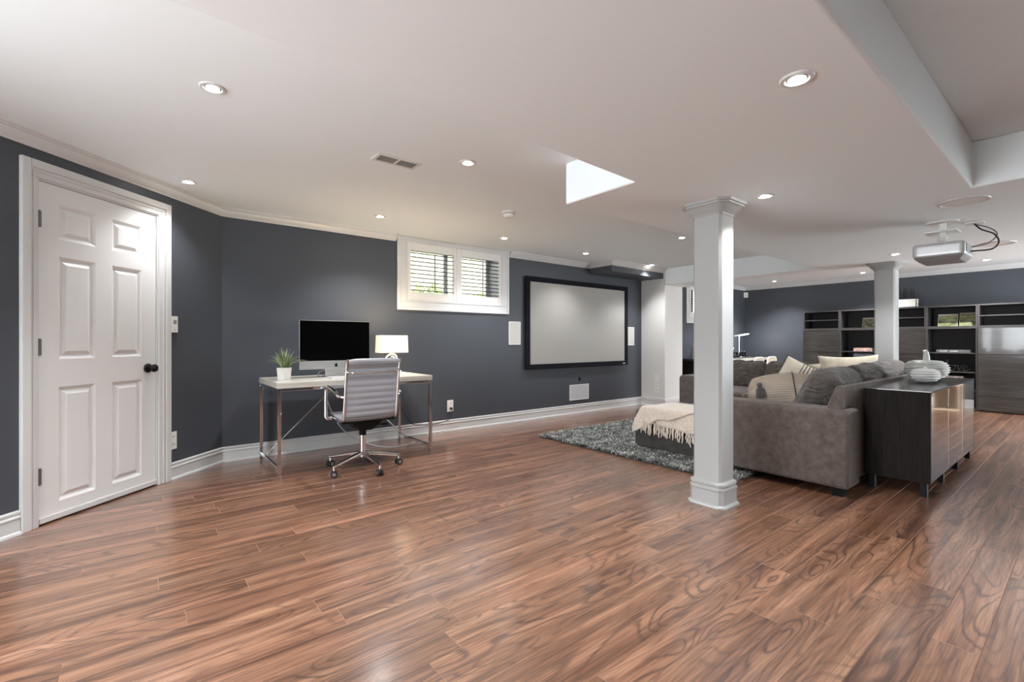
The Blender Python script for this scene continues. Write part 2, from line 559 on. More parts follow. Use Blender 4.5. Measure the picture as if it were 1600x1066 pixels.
def softbox(mb, c, size, r, bulge=(0, 0, 0), nz=0.0, nscale=4.0, n=14, rot=None, seed=0.0):
    """Upholstered box: rounded edges, faces that swell, slight unevenness."""
    hx, hy, hz = (s / 2 for s in size)
    r = min(r, hx * 0.98, hy * 0.98, hz * 0.98)
    idx, vs_, fs = {}, [], []
    c = Vector(c)

    def vert(i, j, k):
        key = (i, j, k)
        if key in idx:
            return idx[key]
        u, v, w = (2.0 * q / n - 1 for q in key)
        p = Vector((u * hx, v * hy, w * hz))
        q = Vector((max(-hx + r, min(hx - r, p.x)), max(-hy + r, min(hy - r, p.y)), max(-hz + r, min(hz - r, p.z))))
        d = p - q
        if d.length > 1e-9:
            # point on cube surface -> rounded surface
            d = d.normalized() * r
        p = q + d
        p.x += math.copysign(1, u) * bulge[0] * (1 - v * v) * (1 - w * w) * (abs(u) ** 3)
        p.y += math.copysign(1, v) * bulge[1] * (1 - u * u) * (1 - w * w) * (abs(v) ** 3)
        p.z += math.copysign(1, w) * bulge[2] * (1 - u * u) * (1 - v * v) * (abs(w) ** 3)
        if nz > 0:
            s = Vector((p.x * nscale + seed, p.y * nscale + seed * 1.7, p.z * nscale))
            p += mnoise.noise_vector(s) * nz + mnoise.noise_vector(Vector((s.x * 1.2, s.y * 3.2, s.z * 3.4 + 5))) * (nz * 0.30)
        if rot is not None:
            p = rot @ p
        idx[key] = len(vs_)
        vs_.append(tuple(c + p))
        return idx[key]
    for a in range(n):
        for b in range(n):
            for lo in (0, n):
                q = [(lo, a, b), (lo, a + 1, b), (lo, a + 1, b + 1), (lo, a, b + 1)]
                for perm in range(3):
                    qq = [tuple(x[(t - perm) % 3] for t in range(3)) for x in q]
                    ids = [vert(*x) for x in qq]
                    fs.append(tuple(ids))
    mb.add(vs_, fs)
    return mb


def pillow_mesh(w, h, t, n=26, pinch=0.07, nz=0.012, seed=0.0, power=0.5, crumple=0.0, rnd=0.0):
    """Standing throw pillow in its own XZ plane, thickness along Y, base at z = 0."""
    vs_, fs = [], []
    ids = {}
    for s in (1, -1):
        for i in range(n + 1):
            for j in range(n + 1):
                u, v = 2 * i / n - 1, 2 * j / n - 1
                edge = i in (0, n) or j in (0, n)
                if edge and s == -1:
                    ids[(s, i, j)] = ids[(1, i, j)]
                    continue
                x = w / 2 * u * (1 - pinch * (1 - v * v)) * math.sqrt(1 - rnd * v * v)
                z = h / 2 * v * (1 - pinch * (1 - u * u)) * math.sqrt(1 - rnd * u * u) + h / 2
                y = s * t / 2 * max(0.0, (1 - u * u) * (1 - v * v)) ** power
                q = mnoise.noise(Vector((u * 2.3 + seed, v * 2.3, s * 3.1 + seed)))
                q2 = mnoise.noise(Vector((u * 6 + seed, v * 6 - seed, s * 2.0)))
                y += (q * nz + q2 * nz * 0.5) * (0 if edge else 1)
                z += crumple * q * (1 if v > 0 else 0.2)
                ids[(s, i, j)] = len(vs_)
                vs_.append((x, y, z))
        for i in range(n):
            for j in range(n):
                f = (ids[(s, i, j)], ids[(s, i + 1, j)], ids[(s, i + 1, j + 1)], ids[(s, i, j + 1)])
                fs.append(f if s == -1 else f[::-1])
    return vs_, fs


def catmull(pts, k=6):
    P = [Vector(p) for p in pts]
    out = []
    for i in range(len(P) - 1):
        a, b, c, d = P[max(i - 1, 0)], P[i], P[i + 1], P[min(i + 2, len(P) - 1)]
        for s in range(k):
            t = s / k
            out.append(0.5 * ((2 * b) + (c - a) * t + (2 * a - 5 * b + 4 * c - d) * t * t + (3 * b - a - 3 * c + d) * t ** 3))
    out.append(P[-1])
    return out


def rect_cells(u0, u1, w0, w1, holes):
    """Splits a wall rectangle around its openings."""
    us = sorted({u0, u1, *[h[0] for h in holes], *[h[1] for h in holes]})
    ws = sorted({w0, w1, *[h[2] for h in holes], *[h[3] for h in holes]})
    for a, b in zip(us, us[1:]):
        for c, d in zip(ws, ws[1:]):
            um, wm = (a + b) / 2, (c + d) / 2
            if any(h[0] < um < h[1] and h[2] < wm < h[3] for h in holes):
                continue
            yield a, b, c, d


# ------------------------------------------------------------------ room dimensions
YA = 4.93            # wall with the projection screen
XS = 6.79            # white stub wall / far face of the ceiling beam
XB = 10.60           # far wall with the shelving
Z1, Z2 = 2.29, 2.015  # ceiling, underside of bulkheads
CX, CY = 0.58, YA    # corner of angled door wall and screen wall
XL, YR = -2.8, -2.4  # unseen room limits, rear left partly open so sky light fills in
S2 = 2 ** 0.5


def D(s, o, z):      # angled door wall: s along it away from the corner, o out into the room
    return (CX - s / S2 + o / S2, CY - s / S2 - o / S2, z)


def A(x, o, z):      # screen wall: o out into the room
    return (x, YA - o, z)


# ------------------------------------------------------------------ floor
random.seed(5)
PW, PL = 0.1288, 1.215
floor = MB().box(XL, YR, -0.05, XB, YA, -0.0035).build('floor', 'subfloor', kind='structure')
floor['label'] = 'walnut laminate plank floor running through the whole basement'
Fv = Vector((math.cos(PHI), math.sin(PHI)))
Rv = Vector((math.sin(PHI), -math.cos(PHI)))
planks = []
row0 = int(math.floor((YR - 1.543) / PW)) - 1
rowN = int(math.ceil((YA - 1.543) / PW)) + 1
known = {4: 1.009, 1: 0.98, 0: 0.98, 7: 0.654, -9: 2.76, -10: 2.28, -8: 2.445, -6: 3.15, -5: 3.6}
for rrow in range(row0, rowN):
    y0, y1 = 1.543 + rrow * PW, 1.543 + (rrow + 1) * PW
    y0, y1 = max(y0, YR), min(y1, YA)
    if y1 - y0 < 0.01:
        continue
    off = known.get(rrow, random.uniform(0, PL))
    x = off - math.ceil((off - XL) / PL) * PL
    while x < XB:
        a, b = max(x, XL), min(x + PL, XB)
        if b - a > 0.01:
            planks.append((a, b, y0, y1, random.random()))
        x += PL


def plank_seen(p):
    best = 0
    for fx in (0.1, 0.5, 0.9):
        c = Vector((p[0] + (p[1] - p[0]) * fx, (p[2] + p[3]) / 2))
        d = c.dot(Fv)
        if d < 0.4:
            continue
        l = c.dot(Rv)
        px, py = 800 + 730 * l / d, 533 + 730 * H / d
        if -20 < px < 1620 and py < 1090 and not (c.x > 4.0 and c.y > 0.75 and c.x < 10) and c.y < YA and (CX - c.x) < (c.y * -1 + CY) + 0.05:
            best = max(best, 1 / d ** 3 + 1e-6)
    return best


planks.sort(key=plank_seen, reverse=True)


def plank_geo(p, e=0.0014):
    a, b, c, d, _ = p
    return ([(a, c, -0.0034), (b, c, -0.0034), (b, d, -0.0034), (a, d, -0.0034),
             (a + e, c + e, 0), (b - e, c + e, 0), (b - e, d - e, 0), (a + e, d - e, 0)],
            [(4, 5, 6, 7), (0, 1, 5, 4), (1, 2, 6, 5), (2, 3, 7, 6), (3, 0, 4, 7)])


def add_rnd(me, vals):
    at = me.attributes.new('rnd', 'FLOAT', 'POINT')
    at.data.foreach_set('value', vals)


def edge_faces(me):
    me.materials.append(M['plank_edge'])
    me.polygons.foreach_set('material_index', [0 if i % 5 == 0 else 1 for i in range(len(me.polygons))])


for p in planks[:298]:
    v, f = plank_geo(p)
    o = MB().add(v, f).build('plank', 'floor', floor, fixn=False)
    add_rnd(o.data, [p[4]] * 8)
    edge_faces(o.data)
mb = MB()
vals = []
for p in planks[298:]:
    v, f = plank_geo(p)
    mb.add(v, f)
    vals += [p[4]] * 8
o = mb.build('plank_field', 'floor', floor, fixn=False, kind='stuff')
add_rnd(o.data, vals)
edge_faces(o.data)

# ------------------------------------------------------------------ walls
DOOR_S0, DOOR_S1, DOOR_H = 0.683, 1.478, 2.038
mb = MB(D)
for a, b, c, d in rect_cells(0, 3.2, 0, Z1, [(DOOR_S0 - 0.012, DOOR_S1 + 0.012, -1, DOOR_H + 0.012)]):
    mb.box(a, -0.14, c, b, 0, d)
o = mb.build('wall_left', 'wall', kind='structure')
o['label'] = 'slate blue angled wall around the white panel door'

WIN = (2.37, 3.757, 1.548, 2.248)    # shutter opening in the screen wall
mb = MB(A)
for a, b, c, d in rect_cells(CX, XS + 0.3, 0, Z1, [WIN]):
    mb.box(a, -0.14, c, b, 0, d)
o = mb.build('wall_screen_side', 'wall', kind='structure')
o['label'] = 'slate blue wall behind the desk and projection screen'

o = MB().box(XS, 4.465, 0, 7.31, YA + 0.1, Z1).build('wall_stub', 'white_wall', kind='structure', bevel=0.004)
o['label'] = 'short white wall stub at the end of the screen wall'
WIN2 = (8.28, 9.50, 1.54, 2.20)
mb = MB(A)
for a, b, c, d in rect_cells(7.31, XB + 0.14, 0, Z1, [WIN2]):
    mb.box(a, -0.14, c, b, 0, d)
o = mb.build('wall_alcove', 'wall', kind='structure')
o['label'] = 'slate blue side wall of the far sitting area with a small window'
o = MB().box(XB, YR, 0, XB + 0.14, YA, Z1).build('wall_back', 'wall', kind='structure')
o['label'] = 'slate blue far wall behind the dark shelving'
mb = MB()
for a, b, c, d in rect_cells(XL, XB + 0.14, 0, Z1, [(6.6, 10.2, -1, 2.10)]):     # bare opening out of view, added to let sky light fill the room
    mb.box(a, YR - 0.14, c, b, YR, d)
o = mb.build('wall_right', 'wall', kind='structure')
o['label'] = 'slate blue side wall with a wide opening added for fill light'
o = MB().box(XL - 0.14, YR, 0, XL, 0.30, Z1).build('wall_rear', 'wall', kind='structure')  # unseen part wall, added to keep rear sky light off the recess
o['label'] = 'slate blue part wall behind the viewer, added to block sky light'

# ------------------------------------------------------------------ ceiling
o = MB().box(XL, YR, Z1, XB + 0.14, YA + 0.1, Z1 + 0.1).build('ceiling', 'ceiling', kind='structure')
o['label'] = 'off-white flat ceiling at the higher level'
poly = [(XL, 0.468), (3.91, 0.468), (3.91, YR), (7.31, YR), (7.31, 4.465), (XS, 4.465), (XS, 2.240), (2.245, 2.240), (2.245, 1.680), (XL, 1.440)]
o = MB().prism(poly, Z2, Z1).build('ceiling_bulkhead', 'ceiling', kind='structure', bevel=0.012, seg=3)
o['label'] = 'dropped off-white ceiling bulkhead over the columns'
# small dark soffit above the screen's far corner
o = MB().box(5.47, 4.495, 2.13, XS, YA, Z1).build('ceiling_soffit', 'wall', kind='structure')
o['label'] = 'small slate blue soffit box in the corner above the projection screen'

# ------------------------------------------------------------------ mouldings
CROWN = [(0, -0.072), (0.007, -0.072), (0.010, -0.063), (0.020, -0.056), (0.034, -0.046), (0.046, -0.032), (0.054, -0.020), (0.066, -0.017), (0.068, -0.010), (0.078, -0.008), (0.080, 0.0), (0, 0.0)]
BASE = [(0, 0), (0.026, 0), (0.026, 0.007), (0.022, 0.015), (0.014, 0.019), (0.013, 0.088), (0.018, 0.093), (0.018, 0.101), (0.010, 0.106), (0.010, 0.116), (0.014, 0.121), (0.013, 0.129), (0.004, 0.135), (0, 0.135)]


def trim(name, path, prof, z, label, mat='trim', closed=False, side=1, smooth=35):
    o = MB().sweep(path, prof, z, closed, side).build(name, mat, kind='structure', smooth=smooth)
    o['label'] = label
    return o


dc = D(3.2, 0, 0)
trim('trim_1', [dc[:2], (CX, CY), (2.255, CY)], CROWN, Z1, 'white crown moulding over the door wall and desk')
trim('trim_2', [(3.872, CY), (5.47, CY), (5.47, 4.495), (XS, 4.495)], CROWN, Z1, 'white crown moulding over the projection screen and soffit')
trim('trim_3', [(7.31, YA), (XB, YA), (XB, YR)], CROWN, Z1, 'white crown moulding along the far sitting area')
e0, e1 = D(1.582, 0, 0)[:2], D(0.566, 0, 0)[:2]
trim('baseboard_left', [dc[:2], e0], BASE, 0, 'white baseboard on the hinge side of the door')
trim('baseboard_screen_side', [e1, (CX, CY), (XS, CY), (XS, 4.465), (7.31, 4.465), (7.31, YA)], BASE, 0, 'white baseboard along the screen wall')
trim('baseboard_back', [(7.31, YA), (XB, YA), (XB, YR)], BASE, 0, 'white baseboard in the far sitting area')

# ------------------------------------------------------------------ columns


def chamfer_rect(x0, y0, x1, y1, c):
    return [(x0 + c, y0), (x1 - c, y0), (x1, y0 + c), (x1, y1 - c), (x1 - c, y1), (x0 + c, y1), (x0, y1 - c), (x0, y0 + c)]


def column(x0, y0, x1, y1, label):
    c = bpy.data.objects.new('column', None)
    COL.objects.link(c)
    c.location = ((x0 + x1) / 2, (y0 + y1) / 2, 0)
    WL[c.name] = Vector(c.location)
    c['kind'] = 'structure'
    c['label'] = label
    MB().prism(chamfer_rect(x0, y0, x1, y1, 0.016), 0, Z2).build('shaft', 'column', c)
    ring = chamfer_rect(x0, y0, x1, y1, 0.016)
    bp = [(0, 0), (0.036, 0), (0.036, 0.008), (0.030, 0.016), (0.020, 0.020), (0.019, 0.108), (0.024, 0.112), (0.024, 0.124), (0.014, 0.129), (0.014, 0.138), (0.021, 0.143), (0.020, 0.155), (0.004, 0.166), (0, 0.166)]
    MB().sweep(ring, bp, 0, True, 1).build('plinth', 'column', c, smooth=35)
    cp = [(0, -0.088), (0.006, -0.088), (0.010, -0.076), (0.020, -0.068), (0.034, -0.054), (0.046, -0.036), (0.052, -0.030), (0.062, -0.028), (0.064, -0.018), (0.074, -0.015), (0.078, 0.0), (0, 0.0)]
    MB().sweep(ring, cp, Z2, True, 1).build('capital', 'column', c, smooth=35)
    return c


column(2.957, 1.53, 3.137, 1.73, 'white square column standing in front of the grey sofa')
column(6.85, 1.47, 7.03, 1.67, 'white square column rising behind the sofa before the shelving')

# ------------------------------------------------------------------ door
door = bpy.data.objects.new('door_1', None)
COL.objects.link(door)
door.location = D((DOOR_S0 + DOOR_S1) / 2, 0, 0)
WL[door.name] = Vector(door.location)
door['kind'] = 'structure'
door['label'] = 'white six panel interior door with black round knob'
PANELS = [(0.801, 1.027, 1.715, 1.927), (1.139, 1.366, 1.715, 1.927), (0.801, 1.027, 0.982, 1.609), (1.139, 1.366, 0.982, 1.609), (0.801, 1.027, 0.114, 0.812), (1.139, 1.366, 0.114, 0.812)]
mb = MB(D)
FACE = -0.004
for a, b, c, d in rect_cells(DOOR_S0, DOOR_S1, 0.012, DOOR_H, PANELS):
    mb.box(a, -0.04, c, b, FACE, d)
for h in PANELS:
    mb.box(h[0], -0.04, h[2], h[1], -0.020, h[3])
mb.build('slab', 'door', door)
for h in PANELS:      # each moulded field: sloping sticking down, flat, raised field
    a, b, c, d = h
    lv = [(0, FACE), (0.012, -0.012), (0.018, -0.0185), (0.026, -0.0185), (0.046, -0.006), (0.05, -0.005)]
    v, f = [], []
    for i, (ins, o_) in enumerate(lv):
        v += [(a + ins, o_, c + ins), (b - ins, o_, c + ins), (b - ins, o_, d - ins), (a + ins, o_, d - ins)]
        if i:
            k = 4 * i
            f += [(k - 4 + j, k - 4 + (j + 1) % 4, k + (j + 1) % 4, k + j) for j in range(4)]
    f.append(tuple(range(len(v) - 4, len(v))))
    MB(D).add(v, f).build('door_panel', 'door', door)
MB(D).box(DOOR_S0, FACE, 0.010, DOOR_S1, 0.006, 0.045).build('door_sweep', 'trim', door, bevel=0.003)
# casing with a raised outer band and a bead
mb = MB(D)
for (a, b, c, d) in ((0.568, 0.671, 0, DOOR_H + 0.012), (1.490, 1.580, 0, DOOR_H + 0.012), (0.568, 1.580, DOOR_H + 0.012, 2.150)):
    mb.box(a, 0, c, b, 0.014, d)
for (a, b, c, d) in ((0.568, 0.615, 0, 2.15), (1.533, 1.580, 0, 2.15), (0.615, 1.533, 2.103, 2.15)):
    mb.box(a, 0.014, c, b, 0.024, d)
for (a, b, c, d) in ((0.628, 0.638, 0, 2.09), (1.510, 1.520, 0, 2.09), (0.628, 1.520, 2.080, 2.090)):
    mb.box(a, 0.012, c, b, 0.019, d)
mb.build('casing', 'trim', door, bevel=0.004)
mb = MB(D)
mb.box(DOOR_S0 - 0.012, -0.13, 0, DOOR_S0 - 0.003, 0.004, DOOR_H + 0.012)
mb.box(DOOR_S1 + 0.003, -0.13, 0, DOOR_S1 + 0.012, 0.004, DOOR_H + 0.012)
mb.box(DOOR_S0 - 0.012, -0.13, DOOR_H + 0.003, DOOR_S1 + 0.012, 0.004, DOOR_H + 0.012)
mb.box(DOOR_S0 - 0.012, -0.14, 0, DOOR_S1 + 0.012, -0.13, DOOR_H + 0.012)  # back panel out of view, added to stop sky light leaking round the door
mb.build('jamb_and_light_block', 'trim', door)
for z in (1.766, 1.010, 0.245):
    hg = MB(D).box(DOOR_S1 - 0.012, -0.004, z, DOOR_S1 + 0.006, 0.004, z + 0.093)
    hg.tube([(DOOR_S1 + 0.002, 0.006, z - 0.003), (DOOR_S1 + 0.002, 0.006, z + 0.097)], 0.007, 8)
    hg.build('hinge', 'hinge', door)


def lathe_pts(prof, n=24):
    return prof


mb = MB(D)
ks, kz = 0.752, 0.892
prof = [(0.0, -0.004), (0.034, -0.004), (0.034, 0.004), (0.028, 0.009), (0.013, 0.012), (0.011, 0.026), (0.014, 0.032), (0.026, 0.040), (0.030, 0.050), (0.027, 0.060), (0.016, 0.067), (0.0, 0.069)]
n = 24
v = [(ks + r * math.cos(2 * PI * k / n), h, kz + r * math.sin(2 * PI * k / n)) for r, h in prof for k in range(n)]
f = [(i * n + k, i * n + (k + 1) % n, (i + 1) * n + (k + 1) % n, (i + 1) * n + k) for i in range(len(prof) - 1) for k in range(n)]
mb.add(v, f)
mb.build('knob', 'black_metal', door, smooth=50)

# ------------------------------------------------------------------ windows


def louver_mesh(L, w=0.050, t=0.011):
    n = 10
    prof = [(math.cos(2 * PI * k / n) * w / 2, math.sin(2 * PI * k / n) * t / 2) for k in range(n)]
    return MB().extrude_profile(prof, -L / 2, L / 2, 'x')


def window(name, label, x0, x1, z0, z1, casing, panels, n_louver):
    w = bpy.data.objects.new(name, None)
    COL.objects.link(w)
    w.location = ((x0 + x1) / 2, YA, z0)
    WL[w.name] = Vector(w.location)
    w['kind'] = 'structure'
    w['label'] = label
    a, b, c, d = casing
    mb = MB(A)
    mb.box(a, 0, c, b, 0.016, z0).box(a, 0, z1, b, 0.016, d).box(a, 0, z0, x0, 0.016, z1).box(x1, 0, z0, b, 0.016, z1)
    mb.build('casing', 'trim', w, bevel=0.003)
    mb = MB(A)
    bw = 0.030
    for (p, q, r, s) in ((a, b, c, c + bw), (a, a + bw, c + bw, d - 0.02), (b - bw, b, c + bw, d - 0.02), (a, b, d - 0.02, d)):
        mb.box(p, 0.016, r, q, 0.026, s)
    mb.build('casing_band', 'trim', w, bevel=0.003)
    t = 0.018
    mb = MB(A)
    mb.box(x0, -0.32, z0, x0 + t, 0.022, z1).box(x1 - t, -0.32, z0, x1, 0.022, z1).box(x0 + t, -0.32, z1 - t, x1 - t, 0.022, z1).box(x0 + t, -0.32, z0, x1 - t, 0.022, z0 + t)
    mb.build('window_frame', 'trim', w, bevel=0.002)
    # sliding sash at the back of the reveal
    fr = MB(A)
    xm = (x0 + x1) / 2
    for (p, q, r, s) in ((x0 + t, x0 + t + 0.04, z0 + t, z1 - t), (x1 - t - 0.04, x1 - t, z0 + t, z1 - t), (xm - 0.025, xm + 0.025, z0 + t, z1 - t), (x0 + t, x1 - t, z0 + t, z0 + t + 0.04), (x0 + t, x1 - t, z1 - t - 0.04, z1 - t)):
        fr.box(p, -0.31, r, q, -0.27, s)
    fr.build('sash', 'trim', w)
    for (p, q) in ((x0 + t + 0.04, xm - 0.025), (xm + 0.025, x1 - t - 0.04)):
        MB(A).box(p, -0.293, z0 + t + 0.04, q, -0.289, z1 - t - 0.04).build('pane', 'glass', w)
    for (p0, p1, l0, l1) in panels:
        zb, zt = z0 + 0.112, z1 - 0.112
        P = MB(A)
        P.box(p0, -0.014, z0 + t, l0, 0.014, z1 - t).box(l1, -0.014, z0 + t, p1, 0.014, z1 - t)
        P.box(l0, -0.014, z0 + t, l1, 0.014, zb).box(l0, -0.014, zt, l1, 0.014, z1 - t)
        pan = P.build('shutter_panel', 'shutter', w, bevel=0.003)
        pitch = (zt - zb) / n_louver
        proto = None
        for k in range(n_louver):
            zc = zb + pitch * (k + 0.5)
            xc = (l0 + l1) / 2
            if proto is None:
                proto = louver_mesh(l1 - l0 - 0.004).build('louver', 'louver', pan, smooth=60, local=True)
                lo = proto
            else:
                lo = proto.copy()
                COL.objects.link(lo)
                lo.parent = pan
            lo.location = Vector((xc, YA, zc)) - world_loc(pan)
            lo.rotation_euler = (math.radians(1), 0, 0)
        xr = (l0 + l1) / 2 + 0.02
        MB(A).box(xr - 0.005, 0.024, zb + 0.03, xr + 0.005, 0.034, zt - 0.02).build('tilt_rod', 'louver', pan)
    return w


window('window_1', 'high shuttered basement window between desk and projection screen', *WIN, (2.268, 3.860, 1.449, 2.285),
       [(2.390, 3.046, 2.430, 3.002), (3.048, 3.737, 3.119, 3.693)], 10)
window('window_2', 'small shuttered window in the far alcove behind the column', *WIN2, (8.18, 9.60, 1.44, 2.215),
       [(8.30, 8.88, 8.35, 8.83), (8.90, 9.48, 8.95, 9.43)], 9)

# what the windows look onto: window-well gravel and garden shrubs
o = MB().box(-1, YA + 0.14, 1.25, 13, YA + 9, 1.42).build('ground_outside', 'ground_out', kind='structure')
o['label'] = 'pale gravel bed outside the windows'


def shrub(cx, cy, w, h, n, label, seed):
    rnd = random.Random(seed)
    v, f = [], []
    for i in range(n):
        a = rnd.uniform(0, 2 * PI)
        rr = w * rnd.random() ** 0.5
        p = Vector((cx + rr * math.cos(a), cy + rr * 0.6 * math.sin(a), 1.42 + h * rnd.random() * (1 - 0.5 * (rr / w) ** 2)))
        s = rnd.uniform(0.03, 0.06)
        d = Vector((rnd.gauss(0, 1), rnd.gauss(0, 1), rnd.gauss(0, 0.7))).normalized()
        e = d.orthogonal().normalized() * s * 0.5
        k = len(v)
        v += [p, p + d * s + e, p + d * 2 * s, p + d * s - e]
        f.append((k, k + 1, k + 2, k + 3))
    t = thing('garden_shrub', label, 'shrub', (cx, cy, 1.42), 'shrubs outside the window')
    o = MB().add(v, f).build('foliage', 'bush', t, fixn=False)
    for q in range(3):
        dx = rnd.uniform(-0.3, 0.3) * w
        MB().tube([(cx, cy, 1.40), (cx + dx * 0.4, cy, 1.42 + h * 0.3), (cx + dx, cy + 0.05, 1.42 + h * 0.6)], [0.02, 0.015, 0.008], 6).build('stem', 'twig', t)


shrub(3.5, 6.5, 0.55, 0.55, 1300, 'low leafy shrub seen through the desk-side shutter panel', 1)
shrub(5.3, 7.2, 0.70, 0.70, 1700, 'leafy shrub seen through the screen-side shutter panel', 2)
t = thing('garden_fence', 'pale cream board fence far outside the shuttered window', 'fence', (6.5, 9.6, 1.42))
for k in range(46):
    x = 1.5 + k * 0.2
    MB().box(x, 9.6, 1.42, x + 0.185, 9.62, 3.75 + 0.02 * (k % 3)).build('board', 'fence', t, bevel=0.004, seg=1)
MB().box(1.5, 9.62, 1.8, 10.7, 9.66, 1.9).box(1.5, 9.62, 3.3, 10.7, 9.66, 3.4).build('rail', 'fence', t)

# ------------------------------------------------------------------ recessed lights


def can_light(x, y, z, label, power=1.0, r=0.056, seen=True):
    t = thing('ceiling_spotlight', label, 'spotlight', (x, y, z), 'recessed ceiling spotlights')
    ring = [(r * 0.66, 0.0), (r * 0.70, -0.006), (r * 0.92, -0.006), (r, -0.001), (r, 0.0)]
    MB().lathe(ring, (x, y, z), 28, caps=False).build('trim_ring', 'trim', t, smooth=40, fixn=True)
    MB().lathe([(r * 0.68, -0.001), (r * 0.60, -0.0035), (r * 0.50, -0.0035)], (x, y, z), 24, caps=False).build('reflector', 'reflector', t, smooth=60)
    MB().lathe([(0.0001, -0.010), (r * 0.26, -0.009), (r * 0.42, -0.006), (r * 0.5, -0.002)], (x, y, z), 20, caps=False).build('bulb', 'bulb', t, smooth=60)
    ld = bpy.data.lights.new('halogen_beam', 'SPOT')
    ld.energy = CAN_POWER * power
    ld.color = (0.97, 0.98, 1.0)
    ld.spot_size = math.radians(118)
    ld.spot_blend = 0.9
    ld.shadow_soft_size = 0.03
    lo = bpy.data.objects.new('halogen_beam', ld)
    COL.objects.link(lo)
    lo.parent = t
    lo.location = (0, 0, -0.03)
    return t


can_light(0.269, 2.607, Z1, 'large looking ceiling spotlight in front of the door, close to the bulkhead edge', 1.6)
can_light(0.284, 4.26, Z1, 'ceiling spotlight beside the crown moulding next to the door', 0.6)
can_light(1.803, 4.293, Z1, 'ceiling spotlight over the desk between crown moulding and air vent', 1.6)
can_light(1.72, 2.634, Z1, 'ceiling spotlight between the air vent and the bulkhead edge', 1.6)
can_light(3.312, 4.301, Z1, 'ceiling spotlight just in front of the shuttered window', 1.4)
can_light(4.76, 4.362, Z1, 'ceiling spotlight over the near half of the projection screen', 0.9)
can_light(6.291, 4.377, Z1, 'ceiling spotlight beside the slate blue corner soffit')
can_light(1.806, 0.66, Z2, 'brightest ceiling spotlight on the dropped bulkhead near the recess', 1.2)
can_light(3.102, 1.319, Z2, 'ceiling spotlight beside the capital of the nearer column', 1.2)
can_light(6.26, 1.34, Z2, 'ceiling spotlight on the bulkhead beside the projector and farther column')
can_light(9.92, 4.036, Z1, 'ceiling spotlight near the far corner above the alcove desk', 2.8)
can_light(9.90, 2.572, Z1, 'ceiling spotlight over the shelving just before the farther column', 2.8)
can_light(9.75, 1.034, Z1, 'ceiling spotlight over the shelving beyond the projector', 2.8)
can_light(-1.1, 2.45, Z1, 'added unseen ceiling spotlight on the hinge side of the door', 1.6)  # unseen spot, added to lift the floor and its bounce on the ceiling
can_light(1.7, -0.9, Z1, 'added unseen ceiling spotlight in the recess nearer the viewer', 0.3)  # this unseen recess pair is added to brighten the floor on the right
can_light(3.3, -0.9, Z1, 'added unseen ceiling spotlight in the recess nearer the sideboard', 0.3)
can_light(4.9, 3.0, Z1, 'added unseen ceiling spotlight behind the nearer column over the ottoman', 1.4)  # out of sight behind the column, added as fill over the rug
can_light(8.3, 3.9, Z1, 'added unseen ceiling spotlight beyond the beam over the alcove chairs', 1.2)  # unseen row past the beam, added to brighten the far end
can_light(8.3, 2.2, Z1, 'added unseen ceiling spotlight beyond the beam behind the farther column', 1.2)
can_light(8.3, 0.5, Z1, 'added unseen ceiling spotlight beyond the beam near the side opening', 1.2)

# ------------------------------------------------------------------ ceiling fittings
t = thing('smoke_detector', 'white domed smoke detector on the ceiling before the window', 'smoke detector', (2.672, 3.402, Z1))
MB().lathe([(0.062, 0), (0.062, -0.012), (0.055, -0.018)], (2.672, 3.402, Z1), 28).build('mounting_base', 'plastic', t, smooth=40)
MB().lathe([(0.053, -0.018), (0.053, -0.024)], (2.672, 3.402, Z1), 28).build('vent_gap', 'vent_slat', t)
MB().lathe([(0.050, -0.024), (0.050, -0.038), (0.040, -0.050), (0.018, -0.054)], (2.672, 3.402, Z1), 28).build('cover', 'plastic', t, smooth=40)

t = thing('air_vent', 'rectangular white ceiling air vent with two dark grilles', 'vent', (1.335, 2.905, Z1))
vx0, vx1, vy0, vy1 = 1.185, 1.487, 2.838, 2.972
mb = MB()
mb.box(vx0, vy0, Z1 - 0.008, vx1, vy0 + 0.022, Z1).box(vx0, vy1 - 0.022, Z1 - 0.008, vx1, vy1, Z1)
mb.box(vx0, vy0 + 0.022, Z1 - 0.008, vx0 + 0.022, vy1 - 0.022, Z1).box(vx1 - 0.022, vy0 + 0.022, Z1 - 0.008, vx1, vy1 - 0.022, Z1)
mb.box(1.328, vy0 + 0.022, Z1 - 0.008, 1.344, vy1 - 0.022, Z1)
mb.build('frame', 'trim', t, bevel=0.002)
MB().box(vx0 + 0.02, vy0 + 0.02, Z1 - 0.002, vx1 - 0.02, vy1 - 0.02, Z1).build('backing', 'dark_hole', t)
for (a, b) in ((vx0 + 0.022, 1.328), (1.344, vx1 - 0.022)):
    for k in range(9):
        y = vy0 + 0.030 + k * 0.0098
        MB().box(a, y - 0.0018, Z1 - 0.007, b, y + 0.0018, Z1 - 0.002).build('slat', 'vent_slat', t)

for (x, y, lab) in ((4.25, 0.557, 'round in-ceiling speaker close to the recess corner above the cabinet'), (6.33, 0.60, 'round in-ceiling speaker beyond the projector on the bulkhead')):
    t = thing('ceiling_speaker', lab, 'speaker', (x, y, Z2), 'round ceiling speakers')
    MB().lathe([(0.112, -0.003), (0.116, -0.008), (0.130, -0.006), (0.132, 0)], (x, y, Z2), 40, caps=False).build('rim', 'trim', t, smooth=40)
    MB().lathe([(0.0001, -0.006), (0.09, -0.005), (0.113, -0.003)], (x, y, Z2), 40, caps=False).build('grille', 'plastic', t, smooth=60)

